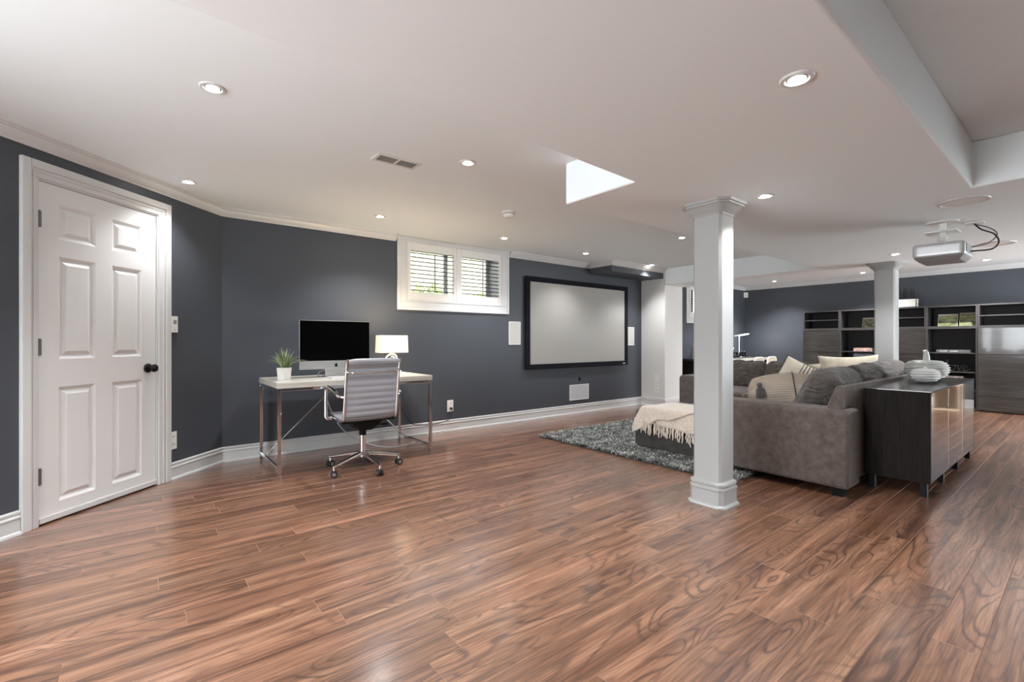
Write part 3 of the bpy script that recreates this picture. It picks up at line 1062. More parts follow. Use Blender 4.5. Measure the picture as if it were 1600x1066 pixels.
# projector hanging from the bulkhead, lens towards the screen
t = thing('projector', 'silver grey projector hanging upside down from the ceiling on a mount', 'projector', (4.86, 0.755, 1.70))
softbox(MB(), (4.875, 0.755, 1.783), (0.35, 0.30, 0.105), 0.022, n=16).build('body', 'proj', t, smooth=50)
v = [(4.705, 0.61, 1.735), (5.045, 0.61, 1.735), (5.045, 0.90, 1.735), (4.705, 0.90, 1.735), (4.745, 0.64, 1.700), (5.005, 0.64, 1.700), (5.005, 0.87, 1.700), (4.745, 0.87, 1.700)]
MB().add(v, [(0, 1, 2, 3), (7, 6, 5, 4), (0, 4, 5, 1), (1, 5, 6, 2), (2, 6, 7, 3), (3, 7, 4, 0)]).build('base_cover', 'proj_bot', t, bevel=0.006)
MB().lathe([(0.045, 0), (0.045, 0.02), (0.035, 0.03), (0.030, 0.022), (0.0001, 0.018)], (4.93, 0.90, 1.785), 24, 'y').build('lens', 'black', t, smooth=40)
MB().box(4.74, 0.6005, 1.755, 5.00, 0.606, 1.815).build('connector_panel', 'vent_slat', t, bevel=0.002)
mb = MB().box(4.81, 0.67, 1.836, 4.94, 0.84, 1.846)
for dx in (-0.10, 0.10):
    mb.box(4.875 + dx - 0.012, 0.65, 1.836, 4.875 + dx + 0.012, 0.86, 1.848)
mb.build('mount_bracket', 'plastic', t, bevel=0.002)
MB().tube([(4.875, 0.755, 1.84), (4.875, 0.755, 1.93)], 0.018, 14).lathe([(0.030, 0), (0.034, 0.02), (0.030, 0.04)], (4.875, 0.755, 1.87), 16).build('mount_post', 'plastic', t, smooth=50)
MB().box(4.80, 0.66, 1.93, 4.95, 0.85, 1.942).build('mount_head', 'plastic', t, bevel=0.003)
MB().lathe([(0.022, 0), (0.022, 0.073)], (4.875, 0.755, 1.942), 14).lathe([(0.10, 0.060), (0.10, 0.073)], (4.875, 0.755, 1.942), 28).build('ceiling_plate', 'plastic', t, smooth=40)
o = MB().box(5.03, 0.545, 2.003, 5.12, 0.655, Z2).build('cable_box', 'plastic', bevel=0.003)
tag(o, 'small white cable outlet on the ceiling beside the projector mount', 'outlet')
o = MB().tube(catmull([(5.06, 0.60, 2.003), (5.05, 0.56, 1.95), (5.02, 0.49, 1.90), (4.98, 0.46, 1.83), (4.93, 0.49, 1.775), (4.90, 0.58, 1.77), (4.90, 0.604, 1.77)]), 0.0055, 8).build('projector_cable', 'cord_b', smooth=80)
tag(o, 'black signal cable looping from ceiling outlet to projector', 'cable')
o = MB().tube(catmull([(5.09, 0.60, 2.003), (5.09, 0.52, 1.96), (5.04, 0.475, 1.90), (4.98, 0.50, 1.84), (4.95, 0.56, 1.812), (4.95, 0.604, 1.81)]), 0.005, 8).build('projector_cable', 'cord_g', smooth=80)
tag(o, 'thin grey power cable looping from ceiling outlet to projector', 'cable')

# ------------------------------------------------------------------ on the walls
sc_ = thing('projection_screen', 'large projection screen with black velvet frame on the blue wall', 'screen', (5.25, YA, 0.695))
X0, X1, SZ0, SZ1, FW = 4.142, 6.356, 0.698, 1.990, 0.070
mb = MB(A)
for prt in ((X0, X1, SZ0, SZ0 + FW), (X0, X1, SZ1 - FW, SZ1), (X0, X0 + FW, SZ0 + FW, SZ1 - FW), (X1 - FW, X1, SZ0 + FW, SZ1 - FW)):
    MB(A).box(prt[0], 0.012, prt[2], prt[1], 0.052, prt[3]).build('frame_bar', 'velvet', sc_, bevel=0.006)
MB(A).box(X0 + FW - 0.01, 0.020, SZ0 + FW - 0.01, X1 - FW + 0.01, 0.034, SZ1 - FW + 0.01).build('screen_sheet', 'screen', sc_)
MB(A).box(X0 + 0.1, 0.0, SZ1 - 0.06, X1 - 0.1, 0.014, SZ1 - 0.02).build('wall_bracket', 'black', sc_)
MB(A).box(X1 - 0.135, 0.052, SZ0 + 0.022, X1 - 0.075, 0.0535, SZ0 + 0.038).build('name_plate', 'letter_white', sc_)


def wall_speaker(x0, x1, z0, z1, label, gmat):
    t = thing('wall_speaker', label, 'speaker', ((x0 + x1) / 2, YA, z0), 'flush wall speakers around the screen')
    mb = MB(A)
    w = 0.012
    mb.box(x0, 0, z0, x1, 0.010, z0 + w).box(x0, 0, z1 - w, x1, 0.010, z1).box(x0, 0, z0 + w, x0 + w, 0.010, z1 - w).box(x1 - w, 0, z0 + w, x1, 0.010, z1 - w)
    mb.build('frame', 'plastic', t, bevel=0.002)
    MB(A).box(x0 + w, 0, z0 + w, x1 - w, 0.0065, z1 - w).build('grille', gmat, t, bevel=0.002)


wall_speaker(3.868, 4.072, 1.042, 1.355, 'upright cream wall speaker between window and projection screen', 'grille')
wall_speaker(6.378, 6.580, 1.020, 1.328, 'upright cream wall speaker between projection screen and white wall stub', 'grille')
wall_speaker(5.025, 5.443, 0.200, 0.432, 'low horizontal grey wall speaker below the projection screen', 'grille_grey')
t = thing('cable_grommet', 'small black cable stub on the wall under the projection screen', 'cable', (5.24, YA, 0.49))
MB(A).box(5.222, 0, 0.485, 5.252, 0.006, 0.545).build('plate', 'black', t, bevel=0.003)
MB().tube([(5.237, YA - 0.004, 0.515), (5.237, YA - 0.03, 0.512), (5.237, YA - 0.035, 0.495)], 0.007, 8).build('stub', 'black', t)


def outlet(fr, u0, u1, z0, z1, label, loc, plugs=0, switch=False, name='wall_outlet', cat='outlet'):
    t = thing(name, label, cat, loc)
    MB(fr).box(u0, 0, z0, u1, 0.007, z1).build('cover_plate', 'plastic', t, bevel=0.0025)
    uc = (u0 + u1) / 2
    h = z1 - z0
    hw = (u1 - u0) * 0.24
    if switch:
        MB(fr).box(uc - hw, 0.007, z0 + h * 0.3, uc + hw, 0.010, z1 - h * 0.3).build('rocker', 'plastic', t, bevel=0.001)
    else:
        for zz in (0.28, 0.72):
            s = MB(fr).box(uc - hw, 0.006, z0 + h * zz - hw, uc + hw, 0.0085, z0 + h * zz + hw).build('socket', 'plastic', t, bevel=0.003)
            for dd in (-0.4, 0.4):
                MB(fr).box(uc + hw * dd - 0.002, 0.0085, z0 + h * zz - 0.004, uc + hw * dd + 0.002, 0.009, z0 + h * zz + 0.008).build('slot', 'black', s)
    return t


outlet(A, 2.92, 3.005, 0.232, 0.372, 'wall outlet with black plug to the side of the desk', (2.96, YA, 0.232))
outlet(D, 0.500, 0.570, 0.238, 0.376, 'low wall outlet right beside the door casing', D(0.535, 0, 0.238))
WS = lambda u, o_, z: (XS - o_, u, z)
outlet(WS, 4.585, 4.660, 0.398, 0.533, 'blank switch plate on the white wall stub above an outlet', (XS, 4.62, 0.398), switch=True)
outlet(WS, 4.585, 4.660, 0.236, 0.372, 'outlet on the white wall stub under a switch plate', (XS, 4.62, 0.236))
t = thing('thermostat', 'white wall thermostat next to the door casing', 'thermostat', D(0.535, 0, 1.16))
MB(D).box(0.505, 0, 1.160, 0.572, 0.022, 1.288).build('housing', 'plastic', t, bevel=0.004)
MB(D).box(0.520, 0.022, 1.225, 0.552, 0.0235, 1.258).build('display', 'vent_slat', t)
MB(D).box(0.528, 0.022, 1.178, 0.546, 0.0235, 1.182).build('logo_print', 'vent_slat', t)
t = thing('motion_sensor', 'small white motion sensor in the far upper wall corner', 'sensor', (XB - 0.05, YA - 0.05, 2.06))
v = [(XB, YA - 0.07), (XB, YA), (XB - 0.07, YA), (XB - 0.055, YA - 0.035), (XB - 0.035, YA - 0.055)]
MB().prism(v, 2.06, 2.175).build('housing', 'plastic', t, bevel=0.008)
MB().prism([(XB - 0.056, YA - 0.036), (XB - 0.036, YA - 0.056), (XB - 0.040, YA - 0.060), (XB - 0.060, YA - 0.040)], 2.07, 2.12).build('lens', 'grille', t, bevel=0.003)

# plug and cords by the desk
o = MB().tube(catmull([(2.962, YA - 0.012, 0.272), (2.962, YA - 0.045, 0.268), (2.955, YA - 0.05, 0.20), (2.90, YA - 0.05, 0.14), (2.75, YA - 0.06, 0.115), (2.55, YA - 0.06, 0.12), (2.40, YA - 0.06, 0.17), (2.27, YA - 0.07, 0.40), (2.23, YA - 0.07, 0.70)]), 0.0042, 8)
o.box(2.950, YA - 0.040, 0.260, 2.974, YA - 0.008, 0.284)
tag(o.build('power_cord', 'cord_b', smooth=50), 'black power cord hanging from the wall outlet to the desk', 'cord')
o = MB().tube(catmull([(1.42, 4.78, 0.70), (1.47, 4.76, 0.45), (1.58, 4.72, 0.22), (1.75, 4.66, 0.08), (1.95, 4.55, 0.010), (2.15, 4.50, 0.008), (2.32, 4.58, 0.008), (2.36, 4.64, 0.008)]), 0.005, 8).build('power_cord', 'cord_w', smooth=80)
tag(o, 'pale cord dangling under the desk and trailing on the floor', 'cord')

# ------------------------------------------------------------------ desk
t = thing('desk', 'desk with whitewashed wood top and chrome frame legs against the blue wall', 'desk', (1.55, 4.46, 0))
dx0, dx1, dy0, dy1 = 0.862, 2.262, 4.10, 4.84
MB().box(dx0, dy0, 0.708, dx1, dy1, 0.755).build('desk_top', 'desk', t, bevel=0.003)
q = 0.028
for x in (dx0 + 0.002, dx1 - q - 0.002):
    for y in (dy0 + 0.002, dy1 - q - 0.002):
        MB().box(x, y, 0, x + q, y + q, 0.708).build('leg', 'chrome', t, bevel=0.003)
    MB().box(x + 0.002, dy0 + q, 0.045, x + q - 0.002, dy1 - q, 0.045 + q).build('foot_rail', 'chrome', t, bevel=0.003)
    MB().box(x + 0.002, dy0 + q, 0.680, x + q - 0.002, dy1 - q, 0.708).build('side_rail', 'chrome', t, bevel=0.003)
for y in (dy0 + 0.004, dy1 - q - 0.004):
    MB().box(dx0 + q, y, 0.684, dx1 - q, y + 0.022, 0.708).build('top_rail', 'chrome', t, bevel=0.003)
for (xa, xb) in ((dx0 + 0.015, 1.54), (dx1 - 0.015, 1.58)):
    MB().tube([(xa, dy1 - 0.18, 0.06), (xb, dy1 - 0.18, 0.695)], 0.006, 8).build('brace', 'chrome', t, smooth=60)

# all-in-one computer
t = thing('desktop_computer', 'silver all-in-one desktop computer with black screen on the desk', 'computer', (1.46, 4.53, 0.755))
mx0, mx1, my = 1.128, 1.782, 4.50
MB().box(mx0, my, 0.832, mx1, my + 0.012, 1.284).build('case', 'alu', t, bevel=0.004)
v = []
softbox(MB(), (1.455, my + 0.036, 1.06), (0.60, 0.05, 0.40), 0.024, n=10).build('back_shell', 'alu', t, smooth=50)
MB().box(mx0 + 0.003, my - 0.002, 0.909, mx1 - 0.003, my, 1.281).build('screen_glass', 'glass_black', t)
MB().box(mx0, my - 0.002, 0.832, mx1, my, 0.907).build('chin', 'alu', t, bevel=0.001)
# fruit emblem on the chin
lx, lz, lr = 1.455, 0.866, 0.0155
pts = []
for k in range(28):
    a = 2 * PI * k / 28
    r = lr * (1 - 0.10 * math.cos(2 * a) * 0.6) * (0.88 if abs(a - PI / 2) < 0.25 or abs(a - 3 * PI / 2) < 0.2 else 1.0)
    x, z = r * math.cos(a), r * 1.05 * math.sin(a)
    bd = math.hypot(x - lr * 1.08, z - lr * 0.08)
    if bd < lr * 0.45:
        x = lr * 1.08 - math.sqrt(max(0, (lr * 0.45) ** 2 - (z - lr * 0.08) ** 2))
    pts.append((lx + x, lz + z))
mb = MB().extrude_profile([(p[0], p[1]) for p in pts], my - 0.003, my - 0.002, 'y')
mb.extrude_profile([(lx, lz + lr * 1.1), (lx + 0.002, lz + lr * 1.45), (lx + 0.007, lz + lr * 1.75), (lx + 0.006, lz + lr * 1.35)], my - 0.003, my - 0.002, 'y')
mb.build('emblem', 'black', t)
v = [(1.36, 4.545, 0.90), (1.55, 4.545, 0.90), (1.55, 4.535, 0.90), (1.36, 4.535, 0.90), (1.36, 4.520, 0.765), (1.55, 4.520, 0.765), (1.55, 4.510, 0.765), (1.36, 4.510, 0.765)]
mb = MB().add(v, [(0, 1, 2, 3), (7, 6, 5, 4), (0, 4, 5, 1), (1, 5, 6, 2), (2, 6, 7, 3), (3, 7, 4, 0)])
mb.box(1.36, 4.45, 0.755, 1.55, 4.63, 0.763)
mb.build('stand', 'alu', t, bevel=0.002)
o = MB().tube(catmull([(1.40, 4.60, 0.82), (1.34, 4.62, 0.80), (1.325, 4.62, 0.765), (1.34, 4.66, 0.759), (1.36, 4.78, 0.759)]), 0.004, 8).build('computer_cable', 'cord_w', smooth=80)
tag(o, 'white cable drooping behind the computer stand', 'cable')

# keyboard
t = thing('keyboard', 'slim white keyboard in front of the computer on the desk', 'keyboard', (1.50, 4.30, 0.755))
MB().box(1.335, 4.245, 0.755, 1.705, 4.360, 0.762).build('tray', 'alu', t, bevel=0.002)
kmesh = None
for rrow in range(5):
    for k in range(14):
        x = 1.342 + k * 0.0258
        y = 4.250 + rrow * 0.0215
        if kmesh is None:
            kmesh = MB().box(0, 0, 0, 0.0225, 0.0185, 0.003).build('key', 'keys', t, local=True)
            kk = kmesh
        else:
            kk = kmesh.copy()
            COL.objects.link(kk)
            kk.parent = t
        kk.location = Vector((x, y, 0.762)) - world_loc(t)

# potted plant
px_, py_ = 0.985, 4.42
t = thing('potted_plant', 'spiky grass plant in a white faceted pot at the end of the desk', 'plant', (px_, py_, 0.755))
mb = MB()
hexa = lambda r, a0: [(px_ + r * math.cos(a0 + 2 * PI * k / 6), py_ + r * math.sin(a0 + 2 * PI * k / 6)) for k in range(6)]
b0, b1, b2, b3 = hexa(0.055, 0.2), hexa(0.066, 0.2), hexa(0.058, 0.2), hexa(0.055, 0.2)
v = [(x, y, 0.755) for x, y in b0] + [(x, y, 0.862) for x, y in b1] + [(x, y, 0.862) for x, y in b2] + [(x, y, 0.846) for x, y in b3]
f = [tuple(range(5, -1, -1))]
for rr in range(3):
    f += [(rr * 6 + k, rr * 6 + (k + 1) % 6, rr * 6 + 6 + (k + 1) % 6, rr * 6 + 6 + k) for k in range(6)]
mb.add(v, f).build('pot', 'pot', t)
MB().lathe([(0.0001, 0.848), (0.056, 0.846)], (px_, py_, 0), 12, caps=False).build('soil', 'soil', t)
random.seed(11)
for k in range(120):
    a = random.uniform(0, 2 * PI)
    lean = random.uniform(0.05, 1.0) ** 0.8
    L = random.uniform(0.14, 0.225) * (1 - 0.12 * lean)
    r0 = random.uniform(0, 0.03)
    pts = []
    for s in range(5):
        u = s / 4
        out = r0 + L * lean * (u ** 1.3) * 0.95
        zz = 0.85 + L * (u * (1.05 - 0.25 * lean)) - 0.45 * L * lean * u ** 2.6
        pts.append(Vector((px_ + math.cos(a) * out, py_ + math.sin(a) * out, zz)))
    side = Vector((-math.sin(a), math.cos(a), 0))
    w = random.uniform(0.0035, 0.006)
    v, f = [], []
    for s, p in enumerate(pts):
        ww = w * (1 - (s / 4) ** 2 * 0.95)
        v += [p - side * ww, p + Vector((0, 0, -0.001)), p + side * ww]
        if s:
            k3 = 3 * s
            f += [(k3 - 3, k3 - 2, k3 + 1, k3), (k3 - 2, k3 - 1, k3 + 2, k3 + 1)]
    MB().add(v, f).build('leaf', 'leaf_pale' if random.random() < 0.45 else 'leaf', t, smooth=180, fixn=False)

# table lamp, lit
lx, ly = 2.060, 4.60
t = thing('table_lamp', 'small lit table lamp with rectangular cream shade behind the chair', 'lamp', (lx, ly, 0.755))
MB().box(lx - 0.085, ly - 0.05, 0.755, lx + 0.085, ly + 0.05, 0.785).build('base', 'plastic', t, bevel=0.004)
ring = [(lx + 0.062 * math.cos(2 * PI * k / 28), ly, 0.865 + 0.080 * math.sin(2 * PI * k / 28)) for k in range(28)]
MB().tube(ring, 0.013, 10, closed=True, flat=1.6).build('ring_body', 'chrome', t, smooth=80)
MB().tube([(lx, ly, 0.945), (lx, ly, 1.06)], 0.007, 10).build('stem', 'chrome', t, smooth=60)
sz0, sz1, hw, hd = 0.972, 1.152, 0.152, 0.072
v, f = [], []
for (z, sx, th) in ((sz0, 1.0, 0), (sz1, 0.96, 0), (sz1, 0.96, 0.003), (sz0, 1.0, 0.003)):
    v += [(lx - hw * sx + th, ly - hd * sx + th, z), (lx + hw * sx - th, ly - hd * sx + th, z), (lx + hw * sx - th, ly + hd * sx - th, z), (lx - hw * sx + th, ly + hd * sx - th, z)]
for rr in range(4):
    q4 = (rr + 1) % 4
    f += [(rr * 4 + k, rr * 4 + (k + 1) % 4, q4 * 4 + (k + 1) % 4, q4 * 4 + k) for k in range(4)]
MB().add(v, f).build('shade', 'shade', t)
ld = bpy.data.lights.new('lamp_bulb', 'POINT')
ld.energy = 5.0
ld.color = (1.0, 0.80, 0.52)
ld.shadow_soft_size = 0.03
lo = bpy.data.objects.new('lamp_bulb', ld)
COL.objects.link(lo)
lo.parent = t
lo.location = (0, 0, 1.08 - 0.755)

# ------------------------------------------------------------------ office chair
cx_, cy_ = 1.495, 3.93
t = thing('office_chair', 'pale grey ribbed leather swivel chair with chrome frame at the desk', 'chair', (cx_, cy_, 0))
for k in range(5):
    a = math.radians(203 + 72 * k)
    ca, sa = math.cos(a), math.sin(a)
    pts = [(cx_ + ca * 0.02, cy_ + sa * 0.02, 0.135), (cx_ + ca * 0.16, cy_ + sa * 0.16, 0.112), (cx_ + ca * 0.31, cy_ + sa * 0.31, 0.084)]
    lg = MB().tube(pts, [0.020, 0.016, 0.012], 10, flat=1.0)
    lg = lg.build('base_arm', 'chrome', t, smooth=60)
    wx, wy = cx_ + ca * 0.305, cy_ + sa * 0.305
    cst = MB().tube([(wx, wy, 0.045), (wx, wy, 0.085)], 0.008, 10).build('caster', 'chrome', t, smooth=60)
    th = a + 0.9 + 0.5 * k
    ux, uy = math.cos(th), math.sin(th)
    for sgn in (-1, 1):
        p0 = (wx + ux * 0.006 * sgn, wy + uy * 0.006 * sgn, 0.028)
        p1 = (wx + ux * 0.024 * sgn, wy + uy * 0.024 * sgn, 0.028)
        MB().tube([p0, p1], 0.028, 18).build('wheel', 'rubber', cst, smooth=40)
        p2 = (wx + ux * 0.025 * sgn, wy + uy * 0.025 * sgn, 0.028)
        MB().tube([p1, p2], 0.014, 14).build('hub', 'steel', cst, smooth=40)
MB().tube([(cx_, cy_, 0.105), (cx_, cy_, 0.34)], 0.026, 18).build('gas_lift', 'chrome', t, smooth=60)
MB().tube([(cx_, cy_, 0.29), (cx_, cy_, 0.345)], 0.030, 18).build('collar', 'black', t, smooth=60)
mb = MB()
v = [(cx_ - 0.05, cy_ - 0.09, 0.34), (cx_ + 0.05, cy_ - 0.09, 0.34), (cx_ + 0.05, cy_ + 0.10, 0.34), (cx_ - 0.05, cy_ + 0.10, 0.34), (cx_ - 0.13, cy_ - 0.13, 0.415), (cx_ + 0.13, cy_ - 0.13, 0.415), (cx_ + 0.13, cy_ + 0.13, 0.415), (cx_ - 0.13, cy_ + 0.13, 0.415)]
mb.add(v, [(3, 2, 1, 0), (4, 5, 6, 7), (0, 1, 5, 4), (1, 2, 6, 5), (2, 3, 7, 6), (3, 0, 4, 7)])
mb.build('tilt_mechanism', 'black', t, bevel=0.008)
MB().tube([(cx_ + 0.05, cy_, 0.365), (cx_ + 0.20, cy_ + 0.02, 0.360)], 0.005, 8).tube([(cx_ + 0.18, cy_ + 0.018, 0.360), (cx_ + 0.235, cy_ + 0.024, 0.358)], 0.010, 8).build('height_lever', 'black', t, smooth=60)
# sling: seat and back in one ribbed curve
prof = [(0.235, 0.445), (0.225, 0.468), (0.15, 0.462), (0.02, 0.448), (-0.10, 0.440), (-0.155, 0.452), (-0.180, 0.490), (-0.192, 0.56), (-0.208, 0.66), (-0.222, 0.76), (-0.236, 0.85), (-0.250, 0.915), (-0.262, 0.940), (-0.278, 0.936), (-0.280, 0.915)]
cur = catmull([(0, p[0], p[1]) for p in prof], 10)
L = [0]
for a, b in zip(cur, cur[1:]):
    L.append(L[-1] + (b - a).length)


def sling_part(name, s0, s1, width, ribs):
    sel = [(p, l) for p, l in zip(cur, L) if s0 - 1e-6 <= l <= s1 + 1e-6]
    n = len(sel)
    v, f = [], []
    W = 13
    for side in (1, -1):
        for i, (p, l) in enumerate(sel):
            tg = (sel[min(i + 1, n - 1)][0] - sel[max(i - 1, 0)][0]).normalized()
            nm = Vector((0, -tg.z, tg.y))
            ph = (l - s0) / ribs
            puff = 0.006 + 0.017 * abs(math.sin(PI * ph)) ** 0.6
            for j in range(W):
                u = 2 * j / (W - 1) - 1
                th = puff * (1 - abs(u) ** 6 * 0.8)
                sag = 0.010 * (1 - u * u)
                q = p + nm * (side * th * 0.5) + nm * 0
                v.append((cx_ + u * width / 2, cy_ + q.y, q.z - (sag if p.y > -0.12 else 0)))
    for side in (0, 1):
        o_ = side * n * W
        for i in range(n - 1):
            for j in range(W - 1):
                q = (o_ + i * W + j, o_ + i * W + j + 1, o_ + (i + 1) * W + j + 1, o_ + (i + 1) * W + j)
                f.append(q if side else q[::-1])
    B = n * W
    for i in range(n - 1):
        f.append((i * W, (i + 1) * W, B + (i + 1) * W, B + i * W))
        f.append(((i + 1) * W - 1, B + (i + 1) * W - 1, B + (i + 2) * W - 1, (i + 2) * W - 1))
    for j in range(W - 1):
        f.append((j, B + j, B + j + 1, j + 1))
        k = (n - 1) * W
        f.append((k + j, k + j + 1, B + k + j + 1, B + k + j))
    MB().add(v, f).build(name, 'leather', t, smooth=55)


tot = L[-1]
s_back = [l for p, l in zip(cur, L) if p.y < -0.17][0]
sling_part('seat', 0, s_back, 0.43, 0.052)
sling_part('backrest', s_back, tot, 0.43, 0.052)
for sx in (-1, 1):
    x = cx_ + sx * 0.222
    rail = [(x, cy_ + p.y, p.z) for p in cur[6:-14]]
    MB().tube(rail[::3] + [rail[-1]], 0.011, 8).build('side_frame', 'chrome', t, smooth=60)
    xa = cx_ + sx * 0.262
    arm = [(x, cy_ + 0.12, 0.440), (xa, cy_ + 0.125, 0.444), (xa + sx * 0.006, cy_ + 0.130, 0.50), (xa + sx * 0.006, cy_ + 0.125, 0.66), (xa + sx * 0.004, cy_ + 0.11, 0.695), (xa, cy_ + 0.06, 0.702), (xa, cy_ - 0.10, 0.672), (xa - sx * 0.004, cy_ - 0.165, 0.650), (x, cy_ - 0.205, 0.645)]
    MB().tube(catmull(arm, 5), 0.0125, 10, flat=1.25).build('armrest', 'chrome', t, smooth=60)
    pad = [(xa, cy_ + 0.09, 0.706), (xa, cy_ + 0.0, 0.696), (xa, cy_ - 0.12, 0.672)]
    MB().tube(catmull(pad, 4), 0.017, 10).build('arm_pad', 'chrome', t, smooth=60)
bx = [(cx_ - 0.222, cy_ - 0.245, 0.85), (cx_ - 0.19, cy_ - 0.262, 0.838), (cx_ - 0.10, cy_ - 0.262, 0.838), (cx_ + 0.10, cy_ - 0.262, 0.838), (cx_ + 0.19, cy_ - 0.262, 0.846), (cx_ + 0.222, cy_ - 0.245, 0.86)]
MB().tube(catmull(bx, 5), 0.007, 8).build('back_bar', 'chrome', t, smooth=60)
MB().tube([(cx_ - 0.222, cy_ + 0.0, 0.432), (cx_ + 0.222, cy_ + 0.0, 0.432)], 0.012, 10).tube([(cx_ - 0.222, cy_ - 0.14, 0.43), (cx_ + 0.222, cy_ - 0.14, 0.43)], 0.010, 10).build('seat_bar', 'black', t, smooth=60)

# ------------------------------------------------------------------ rug
RX0, RX1, RY0, RY1 = 3.55, 5.75, 1.75, 3.97
t = thing('shag_rug', 'grey shaggy rug under the ottoman and sofa', 'rug', ((RX0 + RX1) / 2, (RY0 + RY1) / 2, 0))
MB().box(RX0 + 0.01, RY0 + 0.01, 0.0, RX1 - 0.01, RY1 - 0.01, 0.010).build('backing', 'rug_base', t, bevel=0.004)
rs = np.random.RandomState(3)
NB = 46000
bx_ = rs.uniform(RX0, RX1, NB)
by_ = rs.uniform(RY0, RY1, NB)
keep = ~((bx_ > 3.99) & (bx_ < 4.70) & (by_ > 2.05) & (by_ < 2.93))
bx_, by_ = bx_[keep], by_[keep]
nb = len(bx_)
th = rs.uniform(0, 2 * PI, nb)
ln = rs.uniform(0.022, 0.055, nb)
ht = rs.uniform(0.012, 0.034, nb)
wd = rs.uniform(0.0028, 0.0060, nb)
dx, dy = np.cos(th), np.sin(th)
V = np.zeros((nb, 6, 3))
for k, (u, hh) in enumerate(((0, 0.0), (0.45, 0.85), (1.0, 0.9))):
    cxp, cyp = bx_ + dx * ln * u, by_ + dy * ln * u
    zz = 0.008 + ht * hh
    ww = wd * (1.0 if k < 2 else 0.45)
    V[:, 2 * k] = np.stack([cxp - dy * ww, cyp + dx * ww, zz], 1)
    V[:, 2 * k + 1] = np.stack([cxp + dy * ww, cyp - dx * ww, zz], 1)
base_i = (np.arange(nb) * 6)[:, None]
Fq = np.concatenate([base_i + np.array([[0, 1, 3, 2]]), base_i + np.array([[2, 3, 5, 4]])], 0)
me = bpy.data.meshes.new('pile')
org = np.array(world_loc(t))
me.vertices.add(nb * 6)
me.vertices.foreach_set('co', (V.reshape(-1, 3) - org).ravel())
me.loops.add(Fq.size)
me.loops.foreach_set('vertex_index', Fq.ravel().astype(np.int32))
me.polygons.add(len(Fq))
me.polygons.foreach_set('loop_start', np.arange(0, Fq.size, 4, dtype=np.int32))
me.update(calc_edges=True)
at = me.attributes.new('tint', 'FLOAT', 'POINT')
clump = np.array([mnoise.noise(Vector((a * 9, b * 9, 0))) for a, b in zip(bx_, by_)])
tint = np.clip(0.48 + 0.40 * clump + rs.uniform(-0.42, 0.42, nb), 0, 1)
at.data.foreach_set('value', np.repeat(tint, 6).astype(np.float32))
me.materials.append(M['rug'])
o = bpy.data.objects.new('pile', me)
COL.objects.link(o)
o.parent = t
o['kind'] = 'stuff'

# ------------------------------------------------------------------ sectional sofa
so = thing('sectional_sofa', 'taupe grey L-shaped sectional sofa with loose back cushions', 'sofa', (5.2, 2.0, 0))
SX0, SX1, SY0, SY1 = 3.81, 6.76, 1.115, 3.56
# base of the two wings
softbox(MB(), (5.29, 1.60, 0.185), (2.90, 0.94, 0.25), 0.03, n=12).build('base_frame', 'sofa', so, smooth=60)
softbox(MB(), (6.27, 2.80, 0.185), (0.96, 1.48, 0.25), 0.03, n=12).build('base_frame', 'sofa', so, smooth=60)


def arm_mesh(x0, x1, y0, y1, z0, z1, along):
    """Track arm with a softly rounded top, extruded along its length."""
    mb = MB()
    if along == 'y':
        prof = [(x0, z0), (x0, z1 - 0.05), (x0 + 0.008, z1 - 0.02), (x0 + 0.035, z1 - 0.003), (x0 + 0.08, z1), (x1 - 0.06, z1), (x1 - 0.02, z1 - 0.008), (x1, z1 - 0.04), (x1, z0)]
        mb.extrude_profile(prof, y0, y1, 'y')
    else:
        prof = [(y0, z0), (y0, z1 - 0.04), (y0 + 0.02, z1 - 0.008), (y0 + 0.06, z1), (y1 - 0.06, z1), (y1 - 0.02, z1 - 0.008), (y1, z1 - 0.04), (y1, z0)]
        mb.extrude_profile(prof, x0, x1, 'x')
    return mb


arm_mesh(3.81, 4.07, 1.072, 2.06, 0.062, 0.612, 'y').build('arm', 'sofa', so, smooth=50, bevel=0.020, seg=3)
arm_mesh(5.74, 6.72, 3.31, 3.56, 0.062, 0.635, 'x').build('arm', 'sofa', so, smooth=50, bevel=0.020, seg=3)
# back panels with sloping inner faces
prof = [(1.118, 0.062), (1.118, 0.765), (1.126, 0.776), (1.150, 0.776), (1.162, 0.765), (1.225, 0.60), (1.30, 0.45), (1.30, 0.062)]
MB().extrude_profile(prof, 3.85, 6.75, 'x').build('back_panel', 'sofa', so, smooth=50, bevel=0.012)
prof = [(6.76, 0.062), (6.76, 0.765), (6.75, 0.778), (6.665, 0.778), (6.635, 0.765), (6.50, 0.45), (6.50, 0.062)]
MB().extrude_profile(prof, 1.12, 3.52, 'y').build('back_panel', 'sofa', so, smooth=50, bevel=0.012)
# seats
for (x0, x1, sd) in ((4.075, 4.86, 1.0), (4.865, 5.66, 2.0)):
    softbox(MB(), ((x0 + x1) / 2, 1.72, 0.385), (x1 - x0, 0.74, 0.17), 0.05, (0, 0, 0.018), 0.006, 5, seed=sd).build('seat_cushion', 'sofa', so, smooth=70)
for (y0, y1, sd) in ((1.36, 2.10, 3.0), (2.105, 2.70, 4.0), (2.705, 3.305, 5.0)):
    softbox(MB(), (6.12, (y0 + y1) / 2, 0.385), (0.92, y1 - y0, 0.17), 0.05, (0, 0, 0.018), 0.006, 5, seed=sd).build('seat_cushion', 'sofa', so, smooth=70)
